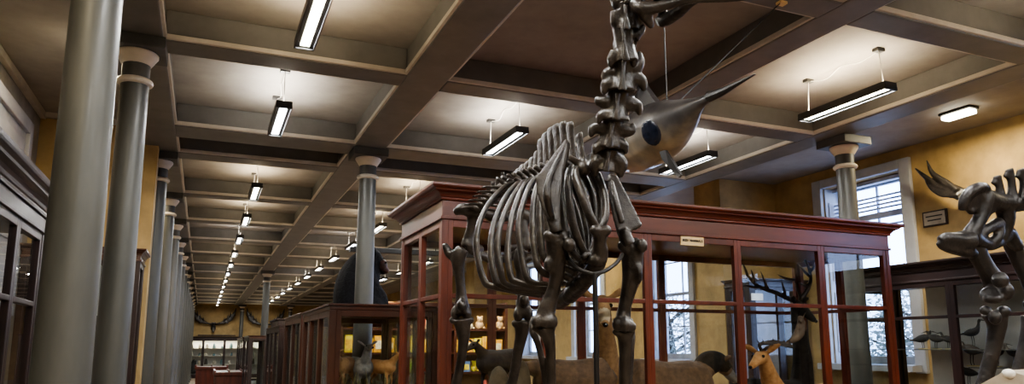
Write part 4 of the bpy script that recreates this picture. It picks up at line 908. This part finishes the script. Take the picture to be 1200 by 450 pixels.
for u, lab, yw in ((1081, 'dark bird on the glass shelf in front of the window, left of a pair', -1.5), (1098, 'dark bird on the glass shelf beside the stile, right of a pair', 1.5)):
    p = PXw(u, 405, 7.1); bird(lab, (7.1, p.y, CH-.02), yw, .2, BIRD2, .15, .05)
# notice on the right wall
nb = MB().box(8.17, 8.2, 5.87, 6.19, CH+1.47, CH+1.66, bevel=.004).build('framed_notice', DWOOD, smooth=0)
tag(nb, 'small dark framed notice on the ochre wall right of the window', 'notice')
MB().box(8.165, 8.172, 5.89, 6.17, CH+1.488, CH+1.642).build('sheet', mat('notice_sheet', (.36, .31, .24), .6), nb, smooth=0)
b = MB()
for k, ln in enumerate((.22, .18)): b.box(8.162, 8.166, 6.03-ln/2, 6.03+ln/2, CH+1.585-.05*k, CH+1.6-.05*k)
b.build('print_lines', INK, nb, smooth=0)

# sloping label desk at bottom right corner
q = P(1178, 445, 2.7)
ld = thing('label_desk', 'sloping beige label desk with dark printed panel and white knob, bottom right corner', 'label desk', (q.x, q.y, 0))
c0 = Vector((q.x, q.y, 0))
BEI = mat('beige_board', (.30, .25, .18), .55, scale=6)
pts = [P(1150, 454, 2.62), P(1180, 438, 2.62), P(1215, 436, 2.7), P(1300, 445, 2.75), P(1290, 470, 2.55)]
cen = sum(pts, Vector())/5
b = MB(); b.poly(pts, Vector((0, 0, .025))); b.build('board', BEI, ld, smooth=0)
b = MB(); up_ = Vector((0, 0, .016)); b.poly([p.lerp(cen, .12)+up_ for p in (P(1186, 443, 2.62), P(1215, 440, 2.69), P(1290, 448, 2.72), P(1280, 464, 2.58))], Vector((0, 0, .004))); b.build('printed_panel', mat('panel_dark', (.04, .04, .055), .4, scale=40, col2=(.12, .12, .14), stretch=(1, 8, 1)), ld, smooth=0)
b = MB(); b.ball(P(1182, 438, 2.62)+Vector((0, 0, .0)), (.022, .022, .018)); b.build('knob', mat('white_knob', (.75, .72, .65), .4), ld)
b = MB(); b.lathe([(.16, 0), (.16, .02), (.03, .04), (.03, cen.z-.01)], cen.x, cen.y, 20); b.build('pedestal', DWOOD, ld)

# ================================================================= GIFT SHOP SHELVES BEHIND
sh = thing('shop_shelving', 'warm lit shop shelving packed with colourful goods behind the glass cases', 'shelving', (3.3, 11.6, 0))
MB().box(1.95, 4.75, 11.9, 11.94, 0, 2.35).build('back_panel', mat('shop_back', (.40, .22, .07), .6), sh, smooth=0)
for x in (1.95, 2.88, 3.8, 4.71): MB().box(x, x+.04, 11.45, 11.9, 0, 2.35).build('upright', BWOOD, sh, smooth=0)
for z in (.25, .8, 1.2, 1.52, 1.9, 2.31): MB().box(1.99, 4.71, 11.47, 11.9, z-.03, z).build('shelf', BWOOD, sh, smooth=0)
lamp('shop_fill', (3.3, 10.9, 3.0), (math.radians(38), 0, 0), 2.6, .3, 95, (1, .78, .5))  # added fill that warms the shop shelves
tl = MB().box(1.95, 4.65, 10.86, 11.0, 3.02, 3.1, bevel=.01).build('added_light_rail', BLACKM, sh, smooth=0)  # rail and rods added as a housing for the fill
for xx in (2.2, 3.3, 4.4): MB().tube([((xx, 10.93, 3.1), .008), ((xx, 10.93, ZC), .008)], 6, spline=False).build('suspension_rod', BLACKM, sh)
pal = [(.75, .33, .03), (.7, .05, .03), (.8, .55, .06), (.25, .45, .06), (.75, .6, .45), (.65, .12, .10), (.85, .4, .05), (.5, .35, .2), (.1, .2, .45), (.8, .7, .2)]
cm = [mat('goods_%s' % n_, c, .45, scale=18, var=.35) for n_, c in zip('orange red yellow green cream crimson amber tan blue lemon'.split(), pal)]
cn = 'orange red yellow green cream crimson amber tan blue lemon'.split()
rnd = random.Random(4); PR = {}
pos = ['left', 'middle', 'right']
for z, zn in ((.8, 'lower'), (1.2, 'counter level'), (1.52, 'eye level'), (1.9, 'top')):
    x = 2.03; k = 0
    while x < 4.58:
        bw = rnd.uniform(.1, .19); hh = rnd.uniform(.14, .27); ci = rnd.choice((0, 6, 0, 2)) if z == 1.52 else rnd.choice((1, 5, 1, 3, 2, 4, 8, 9)) if z < 1.9 else rnd.choice((7, 4, 7, 0))
        if z == 1.52: hh = rnd.uniform(.2, .28)
        if any(x-.01 < xx+.02 < x+bw+.02 for xx in (2.88, 3.8)): x += .06; continue
        kind = 'box' if z == 1.52 else rnd.choice(('box', 'toy', 'toy'))
        if kind == 'box':
            b = MB(); b.box(x, x+bw, 11.52, 11.66, z, z+hh, bevel=.006); b.box(x+bw*.15, x+bw*.85, 11.514, 11.521, z+hh*.2, z+hh*.7, mi=1)
            o = b.build('gift_box', [cm[ci], cm[(ci+4) % 10]], smooth=0); ct = 'box'
        else:
            b = MB(); cx_ = x+bw/2; r = bw*.42
            b.ball((cx_, 11.6, z+r*.95), (r, r*.8, r), seg=12); b.ball((cx_, 11.57, z+r*2.2), r*.66, seg=12)
            for s in (-1, 1): b.ball((cx_+s*r*.5, 11.58, z+r*2.8), r*.24, seg=8); b.ball((cx_+s*r*.6, 11.5, z+r*.3), (r*.3, r*.4, r*.3), seg=8)
            o = b.build('soft_toy', cm[ci], remesh=.012, smooth_it=1); ct = 'soft toy'
        side_ = pos[0 if x < 2.88 else 1 if x < 3.8 else 2]
        tag(o, '%s %s on the %s shop shelf, %s bay, place %s from its left' % (cn[ci], ct, zn, side_, ordn[min(k, 18)]), ct, 'goods on the shop shelves')
        k += 1; x += bw+.015

# ================================================================= FAR FURNITURE AND SPECIMENS
def desk(label, x, y, w_, dp, h_):
    t = thing('table_case', label, 'table case', (x, y, 0), 'table cases at the end of the hall')
    MB().box(x-w_/2, x+w_/2, y-dp/2, y+dp/2, .08, h_-.16, bevel=.01).build('cabinet', MAHOG, t, smooth=0)
    M_ = Matrix()
    MB().box(x-w_/2-.04, x+w_/2+.04, y-dp/2-.04, y+dp/2+.04, h_-.16, h_-.05, bevel=.015).build('tray', MAHOG, t, smooth=0)
    b = MB()
    for a, c in ((x-w_/2-.04, x-w_/2+.02), (x+w_/2-.02, x+w_/2+.04), (x-.02, x+.02)): b.box(a, c, y-dp/2-.03, y+dp/2+.03, h_-.05, h_)
    b.build('lid_frame', MAHOG, t, smooth=0)
    MB().box(x-w_/2-.03, x+w_/2+.03, y-dp/2-.04, y+dp/2+.03, 0, .08).build('plinth_board', DWOOD, t, smooth=0)
desk('red brown table case standing farther back in the aisle, left one', .35, 31.0, 1.1, 1.2, .92)
desk('red brown table case standing nearer in the aisle, right one', .75, 24.2, .75, 2.0, .93)
rnd = random.Random(21); SPEC = [mat('specimen_pale', (.5, .46, .38), .6, scale=12), mat('specimen_dark', (.05, .045, .04), .6, scale=12), mat('specimen_teal', (.12, .2, .22), .5, scale=12)]
k = 0
for z, zn in ((.7, 'lowest'), (1.15, 'middle'), (1.55, 'upper')):
    k = 0
    for i in range(14):
        x = -1.0+i*.40+rnd.uniform(-.06, .06)
        hh = rnd.uniform(.12, .3); r = rnd.uniform(.05, .1)
        b = MB(); b.lathe([(r*.9, z), (r, z+.02), (r*rnd.uniform(.5, 1.2), z+hh*.5), (r*rnd.uniform(.3, .8), z+hh*.85), (r*.3, z+hh)], x, 42.5, 14)
        o = b.build('shelf_specimen', SPEC[rnd.choice((0, 0, 1, 2))])
        tag(o, 'tiny specimen, %s from the left on the %s shelf of the end wall case' % (ordn[i], zn), 'specimen', 'specimens in the end wall case'); k += 1
b = MB(); b.tube([((-.45, 42.3, .3), .2), ((-.45, 42.3, .6), .22), ((-.4, 42.25, .85), .13), ((-.35, 42.2, 1.0), .1)], 12); o = b.build('dark_bird_specimen', BIRD2, remesh=.03); o.location.z = -.06
tag(o, 'dark upright stuffed bird in the left bay of the end wall case', 'mounted bird')
# left case specimens, pier case object
rnd = random.Random(31)
d = MB(); d.box(-1.76, -1.08, .5, 5.25, CH-.22, CH-.2); d.box(-1.76, -1.08, .5, 5.25, CH+.28, CH+.30); d.build('shelf', SHELFW, leftcab, smooth=0)
JAR = mat('jar_glass', (.42, .42, .33), .12, scale=10, coat=.6)
for i in range(12):
    y = 3.2+i*.17; r = rnd.uniform(.035, .055); hh = rnd.uniform(.14, .26); z = CH-.2
    t = thing('specimen_jar', 'glass specimen jar, %s from the front on the shelf of the left wall case' % ordn[i], 'jar', (-1.25, y, z), 'jars in the left wall case')
    MB().lathe([(r, z), (r, z+hh*.75), (r*.7, z+hh*.85), (r*.7, z+hh*.9)], -1.25, y, 16).build('body', JAR, t)
    MB().lathe([(r*.75, z+hh*.9), (r*.8, z+hh), (r*.4, z+hh+.015)], -1.25, y, 16).build('lid', GREYM, t)
q = PYw(108, 382, 8.7)
o = thing('mounted_bird', 'dark hanging bird in the pier case, seen between the two nearest columns', 'mounted bird', (q.x, 8.8, q.z))
b = MB(); b.tube([((q.x+.03, 8.85, q.z-.28), .02), ((q.x, 8.85, q.z-.1), .07), ((q.x-.02, 8.85, q.z+.06), .06), ((q.x-.06, 8.82, q.z+.16), .045)], 12)
b.build('body', BIRD2, o, remesh=.012)
MB().tube([((q.x-.07, 8.82, q.z+.17), .02), ((q.x-.16, 8.82, q.z+.15), .004)], 8, spline=False).build('beak', BIRD2, o)
MB().tube([((q.x, 8.85, q.z), .015), ((q.x, 8.99, q.z), .015)], 8, spline=False).build('bracket', BLACKM, o)

# ================================================================= TREES OUTSIDE
LEAF = mat('leaf', (.05, .07, .05), .5, scale=3, col2=(.22, .25, .24)); BARK = mat('bark', (.05, .04, .03), .9, scale=10)
def tree(label, x, y, h_, seed, rad):
    rnd = random.Random(seed)
    t = thing('garden_tree', label, 'tree', (x, y, -.05), 'trees outside the windows')
    b = MB(); b.tube([((x, y, -.05), .16), ((x+.05, y, h_*.4), .12), ((x, y+.1, h_*.8), .05)], 10)
    for i in range(9):
        a = rnd.uniform(0, 6.28); z = rnd.uniform(.15, .75)*h_; b.tube([((x, y, z), .05), ((x+math.cos(a)*rad*.5, y+math.sin(a)*rad*.5, z+.3), .03), ((x+math.cos(a)*rad*.9, y+math.sin(a)*rad*.9, z+.5), .008)], 6)
    b.build('trunk', BARK, t)
    b = MB()
    for i in range(5200):
        a = rnd.uniform(0, 6.28); r = rad*math.sqrt(rnd.random()); z = h_*rnd.betavariate(1.6, 2.2); k = math.sin(math.pi*min(1, max(0, z/h_)))**.4
        p = Vector((x+math.cos(a)*r*k, y+math.sin(a)*r*k, z)); u_ = Vector((rnd.uniform(-1, 1), rnd.uniform(-1, 1), rnd.uniform(-1, 1))).normalized(); v_ = u_.orthogonal().normalized()
        s = rnd.uniform(.03, .075); b.quad(p, p+u_*s+v_*s*.5, p+u_*s*2, p+u_*s-v_*s*.5)
    b.build('foliage', LEAF, t, smooth=0)
tree('leafy tree outside the near window on the right', 11.3, 8.4, 3.1, 1, 1.0)
tree('second leafy tree outside, behind the tree by the near window', 13.6, 10.6, 3.4, 2, 1.3)
tree('leafy tree outside the farther windows beyond the right pier', 11.6, 16.5, 3.2, 5, 1.1)

# ---------------------------------------------------------------- bake modifiers
bpy.context.view_layer.update()
dg = bpy.context.evaluated_depsgraph_get()
newm = {}
for o in TXT:
    me = bpy.data.meshes.new_from_object(o.evaluated_get(dg)); q = bpy.data.objects.new('lettering', me); C.objects.link(q)
    q.parent = o.parent; q.matrix_basis = o.matrix_basis; bpy.data.objects.remove(o)
for o in BAKE:
    me = bpy.data.meshes.new_from_object(o.evaluated_get(dg)); newm[o] = me
for o, me in newm.items():
    old = o.data; o.modifiers.clear(); o.data = me; me.shade_smooth()
for o in list(C.objects):
    if 'bake_from' in o:
        src = bpy.data.objects[o['bake_from']]; o.modifiers.clear(); o.data = src.data; del o['bake_from']
for o in C.objects:
    if 'o' in o: del o['o']
